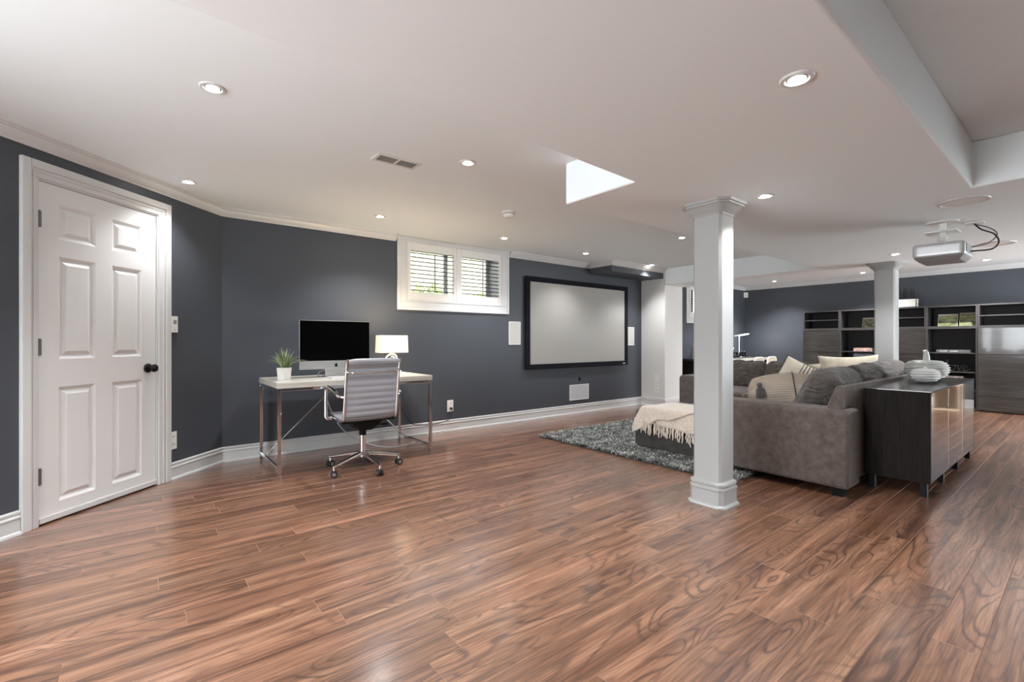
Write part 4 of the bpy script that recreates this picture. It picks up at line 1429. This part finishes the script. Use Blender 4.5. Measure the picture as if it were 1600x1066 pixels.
# loose back cushions, slouched over the low backs
for i, (x0, x1, tilt, mt) in enumerate(((4.04, 4.72, 27, 'sofa_dark'), (4.68, 5.36, 24, 'sofa_dark'), (5.34, 5.98, 22, 'sofa_dark'))):
    rot = Matrix.Rotation(math.radians(tilt), 3, 'X')
    softbox(MB(), ((x0 + x1) / 2, 1.385, 0.660), (x1 - x0, 0.20, 0.46), 0.09, (0.01, 0.05, 0.02), 0.024, 4.2, n=26, rot=rot, seed=7.3 * (i + 1)).build('back_cushion', mt, so, smooth=80)
rot = Matrix.Rotation(math.radians(18), 3, 'X')
softbox(MB(), (6.24, 1.42, 0.66), (0.50, 0.20, 0.44), 0.08, (0.01, 0.03, 0.02), 0.02, 5, n=18, rot=rot, seed=33.0).build('back_cushion', 'sofa', so, smooth=80)
for i, (y0, y1) in enumerate(((1.62, 2.19), (2.17, 2.74), (2.73, 3.31))):
    rot = Matrix.Rotation(math.radians(15), 3, 'Y')
    softbox(MB(), (6.47, (y0 + y1) / 2, 0.622), (0.19, y1 - y0, 0.40), 0.08, (0.035, 0.0, 0.015), 0.018, 6.5, n=20, rot=rot, seed=51 + 3.7 * i).build('back_cushion', 'sofa_cushion', so, smooth=80)
for (x, y) in ((3.83, 1.10), (3.83, 1.95), (6.66, 1.15), (5.78, 3.40), (6.62, 3.45)):
    v = [(x + 0.012, y + 0.012, 0), (x + 0.078, y + 0.012, 0), (x + 0.078, y + 0.078, 0), (x + 0.012, y + 0.078, 0), (x, y, 0.064), (x + 0.09, y, 0.064), (x + 0.09, y + 0.09, 0.064), (x, y + 0.09, 0.064)]
    MB().add(v, [(3, 2, 1, 0), (4, 5, 6, 7), (0, 1, 5, 4), (1, 2, 6, 5), (2, 3, 7, 6), (3, 0, 4, 7)]).build('foot', 'black', so)


# pillows
def pillow(name, label, loc, rot, w, h, th, mat, seed, piping=None, **kw):
    v, f = pillow_mesh(w, h, th, seed=seed, **kw)
    me = bpy.data.meshes.new(name)
    me.from_pydata(v, [], f)
    bm = bmesh.new()
    bm.from_mesh(me)
    bmesh.ops.recalc_face_normals(bm, faces=bm.faces)
    bm.to_mesh(me)
    bm.free()
    me.polygons.foreach_set('use_smooth', [True] * len(me.polygons))
    me.materials.append(M[mat])
    o = bpy.data.objects.new(name, me)
    COL.objects.link(o)
    o.location = loc
    o.rotation_euler = rot
    tag(o, label, 'pillow', 'throw pillows on the sofa')
    pin = kw.get('pinch', 0.07)
    if piping:
        pts = []
        n = 16
        for e in range(4):
            for i in range(n):
                s = 2 * i / n - 1
                u, vv = [(s, -1), (1, s), (-s, 1), (-1, -s)][e]
                pts.append((w / 2 * u * (1 - pin * (1 - vv * vv)), 0, h / 2 * vv * (1 - pin * (1 - u * u)) + h / 2))
        p = MB().tube(pts, 0.006, 8, closed=True).build('piping', piping, o, smooth=80, local=True)
    return o


R = math.radians
lum = pillow('lumbar_pillow', 'ribbed beige lumbar pillow with grey tassel leaning by the sofa arm', (4.27, 1.64, 0.465), (R(-14), R(-7), R(-67)), 0.54, 0.36, 0.27, 'lumbar', 2.0, pinch=-0.02, power=0.45, nz=0.020, rnd=0.30)
# narrow dark band round the pillow and yarn tassels at the corners
def lum_y(u, vv):
    return 0.27 / 2 * max(0.0, (1 - u * u) * (1 - vv * vv)) ** 0.45
for sgn in (1,):
    band = []
    for i in range(21):
        vv = 2 * i / 20 - 1
        band.append((0.085, -lum_y(0.34, vv) - 0.012, 0.18 + 0.182 * vv))
    for i in range(20, -1, -1):
        vv = 2 * i / 20 - 1
        band.append((0.085, lum_y(0.34, vv) + 0.012, 0.18 + 0.182 * vv))
    MB().tube(band, 0.005, 6, closed=True).build('band', 'piping', lum, smooth=80, local=True)
random.seed(8)
for (tx, tz) in ((-0.17, 0.255), (0.25, 0.325)):
    mb = MB()
    ty = -0.120 if tx < 0 else -0.015
    mb.lathe([(0.003, 0.018), (0.019, 0.010), (0.021, -0.008), (0.015, -0.016)], (tx, ty - 0.016, tz), 12)
    for k in range(44):
        a = random.uniform(0, 2 * PI)
        r1 = random.uniform(0.006, 0.046)
        mb.tube([(tx + 0.006 * math.cos(a), ty - 0.012 + 0.006 * math.sin(a), tz - 0.012), (tx + r1 * 0.8 * math.cos(a), ty - 0.014 + r1 * 0.5 * math.sin(a), tz - 0.045), (tx + r1 * math.cos(a), ty - 0.014 + r1 * 0.5 * math.sin(a), tz - random.uniform(0.095, 0.112))], 0.0036, 5)
    mb.build('tassel', 'tassel', lum, smooth=60, local=True)
pillow('striped_pillow', 'cream pillow with grey stripes tipped on one corner', (5.76, 2.20, 0.46), (R(-18), R(27), R(-72)), 0.44, 0.44, 0.15, 'stripe_a', 5.0, 'piping')
pillow('striped_pillow', 'cream pillow with grey stripes standing beside the plain cream one', (6.12, 1.93, 0.455), (R(-16), R(-10), R(-100)), 0.44, 0.42, 0.15, 'stripe_a', 9.0, 'piping')
pillow('cream_pillow', 'large plain cream pillow with pointed corners in the sofa corner', (6.02, 1.66, 0.455), (R(-15), R(-2), R(-63)), 0.56, 0.50, 0.17, 'cream', 14.0, None, pinch=0.10)

# ------------------------------------------------------------------ ottoman and throw
OX0, OX1, OY0, OY1 = 3.955, 4.72, 2.02, 2.955
t = thing('ottoman', 'dark grey rectangular ottoman on the shaggy rug', 'ottoman', ((OX0 + OX1) / 2, (OY0 + OY1) / 2, 0))
softbox(MB(), ((OX0 + OX1) / 2, (OY0 + OY1) / 2, 0.18), (OX1 - OX0, OY1 - OY0, 0.30), 0.025, n=12).build('base', 'ottoman', t, smooth=60)
softbox(MB(), ((OX0 + OX1) / 2, (OY0 + OY1) / 2, 0.365), (OX1 - OX0 + 0.006, OY1 - OY0 + 0.006, 0.10), 0.04, (0, 0, 0.012), 0.003, 4, n=14).build('cushion_top', 'sofa', t, smooth=70)
for (x, y) in ((OX0 + 0.03, OY0 + 0.03), (OX1 - 0.09, OY0 + 0.03), (OX0 + 0.03, OY1 - 0.09), (OX1 - 0.09, OY1 - 0.09)):
    MB().box(x, y, 0.0, x + 0.06, y + 0.06, 0.05).build('foot', 'black', t)

th_ = thing('throw_blanket', 'cream wool throw with fringe draped over the ottoman', 'blanket', (4.2, 2.5, 0.42))
XF = OX0 - 0.012


def drape(u, drop, lift, yv, ph):
    """u: distance along cloth from the ottoman's front edge, negative = lying on top, positive = hanging."""
    top = 0.428 + lift
    r = 0.03
    if u < 0:
        x, z = XF + r - u, top + 0.006 * mnoise.noise(Vector((u * 7, yv * 7, ph)))
    elif u < r * PI / 2:
        a = u / r
        x, z = XF + r - r * math.sin(a), top - r + r * math.cos(a)
    else:
        d = u - r * PI / 2
        x, z = XF - 0.006 - 0.020 * abs(math.sin(yv * 15 + ph)) * min(1, d / 0.12), top - r - d
    x -= lift * (1 if u > 0 else 0)
    if yv > OY1 - 0.02:
        x += (yv - OY1 + 0.02) * 0.9
    return Vector((x, yv, z))


def throw_layer(name, y0, y1, hang, back, lift, ph, fringe, skew):
    NU, NV = 34, 40
    v, f = [], []
    hems = []
    for j in range(NV + 1):
        yv = y0 + (y1 - y0) * j / NV
        hg = hang(yv)
        bk = back(yv)
        for i in range(NU + 1):
            u = -bk + (bk + hg) * i / NU
            yy = yv + 0.012 * math.sin(u * 9 + ph) + skew * (j / NV) ** 2 * max(0.0, u + 0.06)
            p = drape(u, hg, lift, yy, ph)
            v.append(p)
        hems.append(v[-1].copy())
    for j in range(NV):
        for i in range(NU):
            a = j * (NU + 1) + i
            f.append((a, a + 1, a + NU + 2, a + NU + 1))
    o = MB().add(v, f).build(name, 'throw', th_, smooth=180, fixn=True)
    md = o.modifiers.new('thick', 'SOLIDIFY')
    md.thickness = 0.006
    md.offset = 1
    if fringe:
        mb = MB()
        rnd = random.Random(4)
        n = 46
        for k in range(n):
            s = (k + rnd.uniform(0.2, 0.8)) / n * NV
            j = min(int(s), NV - 1)
            p = hems[j].lerp(hems[j + 1], s - j)
            L_ = rnd.uniform(0.085, 0.125)
            sw = rnd.uniform(-0.012, 0.012)
            q = []
            for m_ in range(5):
                tt = m_ / 4
                q.append(p + Vector((-0.004 - 0.006 * rnd.random(), sw * tt + 0.004 * math.sin(tt * 9 + k), -L_ * tt + 0.006)))
            mb.tube(q, [0.006, 0.007, 0.0075, 0.0065, 0.0045], 6)
        mb.build('fringe', 'throw', th_, smooth=80)
    return o


throw_layer('under_layer', 2.06, 2.84, lambda y: 0.150 + 0.075 * (2.84 - y) / 0.78, lambda y: 0.50, 0.002, 0.6, True, 0.25)
throw_layer('upper_fold', 2.28, 2.80, lambda y: float(np.interp(y, [2.28, 2.40, 2.52, 2.62, 2.70, 2.80], [0.02, 0.075, 0.125, 0.135, 0.20, 0.315])), lambda y: 0.42, 0.013, 2.1, False, 0.55)
MB().box(XF - 0.030, 2.872, 0.292, XF - 0.026, 2.926, 0.318).build('care_label', 'letter_white', th_)

# ------------------------------------------------------------------ sideboard behind the sofa
CX0, CX1, CY0, CY1 = 4.27, 6.075, 0.722, 1.102
t = thing('sideboard', 'dark espresso sideboard with three glossy doors behind the sofa', 'cabinet', (5.17, 0.91, 0))
mb = MB()
mb.box(CX0, CY0, 0.10, CX0 + 0.018, CY1, 0.735).box(CX1 - 0.018, CY0, 0.10, CX1, CY1, 0.735)
mb.box(CX0 + 0.018, CY0 + 0.02, 0.10, CX1 - 0.018, CY1, 0.118).box(CX0 + 0.018, CY0 + 0.02, 0.717, CX1 - 0.018, CY1, 0.735).box(CX0 + 0.018, CY1 - 0.012, 0.118, CX1 - 0.018, CY1, 0.717)
mb.build('carcass', 'espresso', t, bevel=0.001)
MB().box(CX0 - 0.001, CY0 - 0.004, 0.735, CX1 + 0.001, CY1 + 0.001, 0.743).build('glass_top', 'top_glass', t, bevel=0.001)
dw = (CX1 - CX0 - 0.036) / 3
for k in range(3):
    MB().box(CX0 + 0.018 + dw * k + 0.0025, CY0 - 0.001, 0.103, CX0 + 0.018 + dw * (k + 1) - 0.0025, CY0 + 0.0185, 0.731).build('door', 'gloss_side', t, bevel=0.0012)
for x in (CX0 + 0.02, CX0 + dw - 0.02, CX0 + 2 * dw - 0.02, CX1 - 0.06):
    for y in (CY0 + 0.022, CY1 - 0.062):
        MB().box(x, y, 0, x + 0.038, y + 0.038, 0.10).build('leg', 'black', t, bevel=0.002)


def pumpkin(cx, cy, z, R_, hh, label, mat, ribs, ridge, horiz, stem_h, bend):
    t = thing('ceramic_pumpkin', label, 'pumpkin', (cx, cy, z), 'ceramic pumpkins on the sideboard')
    n, m = 96, 72
    v, f = [], []
    for i in range(m + 1):
        ph = PI * i / m
        for k in range(n):
            a = 2 * PI * k / n
            r = math.sin(ph) ** 0.8
            zz = -math.cos(ph)
            if horiz:
                w = math.sin(zz * horiz + 0.9 * math.sin(a * 1.0 + 0.5) + 0.35 * math.sin(2 * a))
                d = ridge * abs(w) ** 0.6 * r
            else:
                d = ridge * (abs(math.sin(a * ribs / 2)) ** 0.7) * r + 0.35 * ridge * math.sin(zz * 9 + a * 3)
            rr = R_ * r * (1 - ridge * 1.0) + R_ * d
            hz = hh * 0.5 * (zz * (1 - 0.16 * (1 - r) ** 1.0)) + hh * 0.5
            if zz > 0.6:
                hz -= hh * 0.10 * (1 - r)
            v.append((cx + rr * math.cos(a), cy + rr * math.sin(a), z + max(0.0, hz)))
    for i in range(m):
        for k in range(n):
            f.append((i * n + k, i * n + (k + 1) % n, (i + 1) * n + (k + 1) % n, (i + 1) * n + k))
    MB().add(v, f).build('body', mat, t, smooth=70)
    zt = z + hh * 0.84
    MB().tube(catmull([(cx, cy, zt - 0.02), (cx, cy, zt + stem_h * 0.4), (cx - bend * 0.4, cy + bend * 0.25, zt + stem_h * 0.8), (cx - bend, cy + bend * 0.6, zt + stem_h)]), [0.026 * R_ / 0.15 * (1 - 0.45 * i / 18) for i in range(19)], 10).build('stem', mat, t, smooth=70)


pumpkin(5.45, 0.950, 0.743, 0.158, 0.205, 'large pale grey ceramic pumpkin with wavy ribs and bent stem', 'pale_grey_ceramic', 14, 0.13, 15, 0.095, 0.012)
pumpkin(5.12, 0.900, 0.743, 0.100, 0.135, 'small white ceramic pumpkin with swirling ridges in front of the bigger one', 'matte_white', 10, 0.13, 10, 0.018, 0.004)

# ------------------------------------------------------------------ shelving on the far wall
FX = XB - 0.42        # front plane of the units
UY = [3.61 - 0.61 * k for k in range(6)]
ZT0, ZT1 = 1.312, 1.665
names = ['leftmost', 'second', 'third', 'fourth', 'fifth']
up_lab = ['open two-shelf wall box, leftmost along the top of the dark shelving',
          'open wall box holding the framed fern print',
          'open two-shelf wall box right beside the farther column',
          'open wall box holding two landscape pictures',
          'open two-shelf wall box above the glossy drawer fronts at the shelving end']
lo_lab = ['glossy grey oak cupboard, leftmost of the shelving, with two stacked doors',
          'open dark bookcase section half hidden by the cream pillow',
          'glossy grey oak cupboard just beside the farther column',
          'open dark bookcase section behind the ceramic pumpkins',
          'glossy grey oak cupboard with four fronts at the end of the shelving']


def open_box(t, y1, y0, z0, z1, tk=0.02):
    mb = MB()
    mb.box(FX, y0, z0, XB - 0.012, y0 + tk, z1).box(FX, y1 - tk, z0, XB - 0.012, y1, z1)
    mb.box(FX, y0 + tk, z0, XB - 0.012, y1 - tk, z0 + tk).box(FX, y0 + tk, z1 - tk, XB - 0.012, y1 - tk, z1)
    mb.build('carcass', 'edge', t, bevel=0.001)
    MB().box(XB - 0.018, y0 + tk, z0 + tk, XB - 0.012, y1 - tk, z1 - tk).build('back_board', 'espresso_lo', t)
    ins = MB()
    e = 0.002
    ins.box(FX + 0.012, y0 + tk, z0 + tk, XB - 0.018, y0 + tk + e, z1 - tk).box(FX + 0.012, y1 - tk - e, z0 + tk, XB - 0.018, y1 - tk, z1 - tk)
    ins.box(FX + 0.012, y0 + tk + e, z1 - tk - e, XB - 0.018, y1 - tk - e, z1 - tk)
    ins.build('inner_lining', 'espresso_lo', t)


for k in range(5):
    y1, y0 = UY[k] - 0.001, UY[k + 1] + 0.001
    t = thing('wall_box', up_lab[k], 'shelf', (XB - 0.21, (y0 + y1) / 2, ZT0), 'open boxes along the top of the shelving')
    open_box(t, y1, y0, ZT0, ZT1)
    if k in (0, 2, 4):
        MB().box(FX + 0.015, y0 + 0.02, 1.478, XB - 0.02, y1 - 0.02, 1.494).build('shelf', 'edge', t, bevel=0.001)
    is_open = k in (1, 3)
    t = thing('bookcase' if is_open else 'tall_cupboard', lo_lab[k], 'bookcase' if is_open else 'cupboard', (XB - 0.21, (y0 + y1) / 2, 0), 'lower units of the shelving')
    open_box(t, y1, y0, 0.012, ZT0 - 0.002)
    if is_open:
        for z in (0.306, 0.588, 0.890):
            MB().box(FX + 0.015, y0 + 0.02, z, XB - 0.02, y1 - 0.02, z + 0.016).build('shelf', 'edge', t, bevel=0.001)
    else:
        for (z0, z1) in ((0.889, 1.300), (0.490, 0.885), (0.252, 0.486), (0.022, 0.248)):
            MB().box(FX - 0.018, y0 + 0.002, z0, FX - 0.001, y1 - 0.002, z1).build('front', 'gloss', t, bevel=0.0015)
            MB().box(FX - 0.021, y0 + 0.002, z1 - 0.006, FX - 0.018, y1 - 0.002, z1).build('edge_strip', 'edge', t)


def framed(name, label, y0, y1, z0, h, mat, lean=0.06):
    t = thing(name, label, 'picture', (FX + 0.17, (y0 + y1) / 2, z0), 'pictures standing in the shelving')
    x = FX + 0.16
    v = [(x, y0, z0), (x, y1, z0), (x + lean, y1, z0 + h), (x + lean, y0, z0 + h)]
    b = [(p[0] + 0.018, p[1], p[2]) for p in v]
    f = [(0, 1, 2, 3), (7, 6, 5, 4), (0, 4, 5, 1), (1, 5, 6, 2), (2, 6, 7, 3), (3, 7, 4, 0)]
    MB().add(v + b, f).build('canvas_edge', 'paper', t)
    i = 0.004
    w = [(x - 0.001, y0 + i, z0 + i), (x - 0.001, y1 - i, z0 + i), (x + lean - 0.001, y1 - i, z0 + h - i), (x + lean - 0.001, y0 + i, z0 + h - i)]
    u = [(p[0] + 0.001, p[1], p[2]) for p in w]
    MB().add(w + u, f).build('print', mat, t)


framed('picture', 'small framed fern print standing in the shelving', 2.475, 2.700, ZT0 + 0.021, 0.185, 'pic_fern')
framed('picture', 'landscape picture with pale water standing in the shelving', 1.420, 1.660, ZT0 + 0.021, 0.200, 'pic_land')
framed('picture', 'landscape picture with dark reflection standing beside another', 1.205, 1.400, ZT0 + 0.021, 0.215, 'pic_land')


def book(label, x, y0, y1, z0, th, depth, mat, letters=None):
    t = thing('book', label, 'book', (x + depth / 2, (y0 + y1) / 2, z0), 'books lying in the shelving')
    MB().box(x, y0, z0, x + depth, y1, z0 + 0.004).box(x, y0, z0 + th - 0.004, x + depth, y1, z0 + th).box(x, y0, z0 + 0.004, x + 0.006, y1, z0 + th - 0.004).build('cover', mat, t, bevel=0.001)
    MB().box(x + 0.006, y0 + 0.004, z0 + 0.004, x + depth - 0.004, y1 - 0.004, z0 + th - 0.004).build('page_block', 'paper', t)
    for (txt, yc, size) in (letters or []):
        cu = bpy.data.curves.new('spine_lettering', 'FONT')
        cu.body = txt
        cu.size = size
        cu.align_x = 'CENTER'
        cu.align_y = 'CENTER'
        cu.extrude = 0.0003
        tmp = bpy.data.objects.new('lettering_source', cu)
        COL.objects.link(tmp)
        lm = bpy.data.meshes.new_from_object(tmp.evaluated_get(bpy.context.evaluated_depsgraph_get()))
        bpy.data.objects.remove(tmp)
        ob = bpy.data.objects.new('spine_lettering', lm)
        COL.objects.link(ob)
        lm.materials.clear()
        lm.materials.append(M['letter_white'])
        ob.parent = t
        ob.location = Vector((x - 0.0008, yc, z0 + th / 2)) - world_loc(t)
        ob.rotation_euler = (PI / 2, 0, -PI / 2)


book('red and white book lying flat on a shelf above the cream pillow', FX + 0.06, 2.52, 2.80, 0.907, 0.060, 0.24, 'book_a')
book('blue grey book lying on the lower shelf behind the cream pillow', FX + 0.05, 2.50, 2.80, 0.605, 0.26, 0.22, 'book_b')
book('long dark book with white spine lettering lying behind the pumpkins', FX + 0.05, 1.26, 1.66, 0.907, 0.045, 0.26, 'book_c', [('GLOR', 1.575, 0.036), ('parker', 1.445, 0.036)])
t = thing('storage_box', 'small patterned card box on a low shelf behind the pumpkins', 'box', (FX + 0.16, 1.45, 0.322))
MB().box(FX + 0.05, 1.345, 0.323, FX + 0.27, 1.56, 0.485).build('box_body', 'box_print', t, bevel=0.003)
MB().box(FX + 0.046, 1.341, 0.485, FX + 0.274, 1.564, 0.530).build('lid', 'box_print', t, bevel=0.003)


def script_sign(name, label, strokes, place, mat, r, dots=()):
    """Cursive word made of flattened rods; place(u, w) gives the 3-D point."""
    mb = MB()
    for s in strokes:
        mb.tube(catmull([place(u, w) for u, w in s], 5), r, 8)
    o = mb.build(name, mat, smooth=80)
    tag(o, label, 'sign')
    return o


LOVE = [[(0.0, 0.1), (0.18, 0.5), (0.30, 0.95), (0.20, 1.05), (0.12, 0.7), (0.16, 0.15), (0.32, 0.02), (0.5, 0.2)],
        [(0.75, 0.55), (0.55, 0.5), (0.48, 0.2), (0.62, 0.02), (0.82, 0.15), (0.84, 0.45), (0.72, 0.56), (0.95, 0.50), (1.08, 0.52), (1.14, 0.05), (1.36, 0.50), (1.5, 0.5)],
        [(1.46, 0.22), (1.72, 0.36), (1.74, 0.55), (1.58, 0.56), (1.48, 0.30), (1.56, 0.05), (1.80, 0.06), (2.0, 0.25)]]
script_sign('word_sign', 'dark grey cursive love sign on a shelf behind the pumpkins', LOVE, lambda u, w: (FX + 0.10, 1.57 - u * 0.150, 0.612 + w * 0.165), 'sign_grey', 0.008)
DREAM = [[(0.25, 0.95), (0.18, 0.5), (0.12, 0.05), (0.02, 0.12), (0.15, 0.02), (0.5, 0.10), (0.62, 0.5), (0.48, 0.92), (0.18, 1.0), (0.0, 0.85)],
         [(0.72, 0.05), (0.80, 0.55), (0.86, 0.45), (1.0, 0.55)],
         [(0.98, 0.22), (1.22, 0.36), (1.24, 0.55), (1.10, 0.56), (1.0, 0.30), (1.08, 0.05), (1.30, 0.06), (1.45, 0.25)],
         [(1.80, 0.50), (1.62, 0.56), (1.46, 0.30), (1.54, 0.04), (1.74, 0.15), (1.82, 0.52), (1.80, 0.15), (1.92, 0.03), (2.05, 0.2)],
         [(2.05, 0.05), (2.12, 0.55), (2.10, 0.08), (2.24, 0.52), (2.36, 0.48), (2.36, 0.08), (2.50, 0.52), (2.62, 0.48), (2.64, 0.10), (2.80, 0.2)]]

# planter with dark twigs on top of the shelving
t = thing('twig_planter', 'white box planter of dark twigs on top of the shelving', 'planter', (FX + 0.12, 2.06, ZT1))
py0, py1 = 1.905, 2.215
mb = MB()
tx0, tx1 = FX + 0.04, FX + 0.17
mb.box(tx0, py0, ZT1, tx1, py1, ZT1 + 0.01).box(tx0, py0, ZT1, tx0 + 0.01, py1, ZT1 + 0.14).box(tx1 - 0.01, py0, ZT1, tx1, py1, ZT1 + 0.14).box(tx0, py0, ZT1, tx1, py0 + 0.01, ZT1 + 0.14).box(tx0, py1 - 0.01, ZT1, tx1, py1, ZT1 + 0.14)
mb.build('box', 'pot', t)
MB().box(tx0 + 0.01, py0 + 0.01, ZT1 + 0.01, tx1 - 0.01, py1 - 0.01, ZT1 + 0.12).build('filling', 'soil', t)
random.seed(21)
for k in range(46):
    x = random.uniform(tx0 + 0.02, tx1 - 0.02)
    y = random.uniform(py0 + 0.02, py1 - 0.02)
    h = random.uniform(0.25, 0.36)
    a, b = random.uniform(-0.02, 0.02), random.uniform(-0.03, 0.03)
    MB().tube([(x, y, ZT1 + 0.11), (x + a, y + b * 0.5, ZT1 + h * 0.6), (x + a * 2, y + b, ZT1 + h)], [0.005, 0.004, 0.002], 5).build('twig', 'twig', t)

# ------------------------------------------------------------------ alcove desk with lamp, sign and chairs
t = thing('alcove_desk', 'long dark desk with a pale front edge along the alcove wall', 'desk', (9.1, 4.63, 0))
ax0, ax1, ay0, ay1 = 7.72, 10.42, 4.38, 4.89
MB().box(ax0, ay0, 0.735, ax1, ay1, 0.762).build('desk_top', 'espresso_lo', t, bevel=0.002)
MB().box(ax0, ay0 - 0.006, 0.700, ax1, ay0, 0.752).build('front_edge', 'grille', t)
for x in (ax0 + 0.02, ax1 - 0.05):
    MB().box(x, ay0 + 0.01, 0, x + 0.03, ay1 - 0.01, 0.735).build('side_panel', 'espresso', t)
MB().box(ax0 + 0.05, ay0 + 0.03, 0.50, ax1 - 0.05, ay1 - 0.03, 0.515).build('under_shelf', 'grille_grey', t)
t = thing('led_desk_lamp', 'slim lit desk lamp with bright bar head on the alcove desk', 'lamp', (9.75, 4.66, 0.762))
lx, ly = 9.75, 4.66
MB().lathe([(0.075, 0.0), (0.075, 0.012), (0.02, 0.016)], (lx, ly, 0.762), 24).build('base', 'alu', t, smooth=40)
MB().tube([(lx, ly, 0.77), (lx, ly, 1.20)], 0.011, 10).build('pole', 'alu', t, smooth=60)
MB().tube([(lx - 0.12, ly + 0.04, 1.195), (lx, ly, 1.215), (lx + 0.06, ly - 0.02, 1.225)], 0.012, 8).build('joint_arm', 'alu', t, smooth=60)
rot = Matrix.Rotation(R(-32), 3, 'Z') @ Matrix.Rotation(R(-9), 3, 'Y')
softbox(MB(), (lx + 0.08, ly - 0.06, 1.235), (0.22, 0.05, 0.016), 0.007, n=6, rot=rot).build('head', 'alu', t, smooth=50)
softbox(MB(), (lx + 0.08, ly - 0.06, 1.225), (0.20, 0.044, 0.018), 0.006, n=6, rot=rot).build('led_bar', 'led', t, smooth=50)
ld = bpy.data.lights.new('led_light', 'POINT')
ld.energy = 3.5
ld.shadow_soft_size = 0.05
lo = bpy.data.objects.new('led_light', ld)
COL.objects.link(lo)
lo.parent = t
lo.location = (0.09, -0.07, 1.19 - 0.762)
script_sign('word_sign', 'black cursive dream sign standing on the alcove desk', DREAM, lambda u, w: (8.45 + u * 0.42, 4.44, 0.778 + w * 0.17), 'black', 0.016)
t = thing('branch_ornament', 'silver branch ornament with upright sprigs on the alcove desk', 'ornament', (9.42, 4.70, 0.762))
random.seed(31)
MB().lathe([(0.06, 0), (0.05, 0.012), (0.012, 0.02)], (9.42, 4.70, 0.762), 18).build('base', 'alu', t, smooth=40)
for k in range(7):
    a = 2 * PI * k / 7
    h = random.uniform(0.14, 0.30)
    MB().tube(catmull([(9.42, 4.70, 0.78), (9.42 + 0.04 * math.cos(a), 4.70 + 0.04 * math.sin(a), 0.78 + h * 0.5), (9.42 + 0.11 * math.cos(a), 4.70 + 0.08 * math.sin(a), 0.78 + h)]), 0.006, 6).build('sprig', 'alu', t, smooth=60)
t = thing('glass_carafe', 'dark glass bottle on the alcove desk below the small window', 'bottle', (7.93, 4.62, 0.762))
MB().lathe([(0.045, 0), (0.048, 0.02), (0.046, 0.12), (0.020, 0.17), (0.016, 0.24), (0.019, 0.245)], (7.93, 4.62, 0.762), 20).build('body', 'vent_slat', t, smooth=50)
MB().lathe([(0.017, 0.245), (0.017, 0.265)], (7.93, 4.62, 0.762), 14).build('stopper', 'steel', t, smooth=40)


def side_chair(x, label):
    y = 4.22
    t = thing('side_chair', label, 'chair', (x, y, 0), 'white chairs at the alcove desk')
    softbox(MB(), (x, y, 0.45), (0.42, 0.42, 0.05), 0.02, n=8).build('seat', 'cream', t, smooth=60)
    v = []
    ring = [(-0.20, 0.46), (-0.20, 0.70), (-0.17, 0.755), (-0.12, 0.775), (0.12, 0.775), (0.17, 0.755), (0.20, 0.70), (0.20, 0.46)]
    MB().tube(catmull([(x + u, y - 0.20 - 0.04 * (w - 0.46), w) for u, w in ring], 4), 0.014, 8).build('back_frame', 'plastic', t, smooth=60)
    pl = [(-0.19, 0.56), (-0.19, 0.70), (-0.16, 0.745), (-0.12, 0.76), (0.12, 0.76), (0.16, 0.745), (0.19, 0.70), (0.19, 0.56)]
    MB().extrude_profile([(x + u, w) for u, w in pl], y - 0.218, y - 0.204, 'y').build('backrest', 'cream', t, bevel=0.004)
    for sx in (-1, 1):
        for sy in (-1, 1):
            MB().tube([(x + sx * 0.17, y + sy * 0.17, 0.44), (x + sx * 0.20, y + sy * 0.20, 0)], 0.014, 8).build('leg', 'plastic', t, smooth=60)


side_chair(9.18, 'white rounded-back chair at the alcove desk, nearer the column')
side_chair(9.74, 'white rounded-back chair at the alcove desk, nearer the far corner')

# low crate mirrored in the sideboard's glossy doors
t = thing('wooden_crate', 'light wood open crate past the end of the dark shelving', 'crate', (10.15, -0.06, 0))
wx0, wx1, wy0, wy1 = 9.95, 10.35, -0.22, 0.10
for (z0, z1) in ((0.0, 0.02), (0.38, 0.40)):
    MB().box(wx0, wy0, z0, wx1, wy1, z1).build('board', 'light_wood', t, bevel=0.002)
for (y0, y1) in ((wy0, wy0 + 0.02), (wy1 - 0.02, wy1)):
    MB().box(wx0, y0, 0.02, wx1, y1, 0.38).build('side_board', 'light_wood', t, bevel=0.002)
MB().box(wx1 - 0.012, wy0 + 0.02, 0.02, wx1, wy1 - 0.02, 0.38).build('back_board', 'light_wood', t)
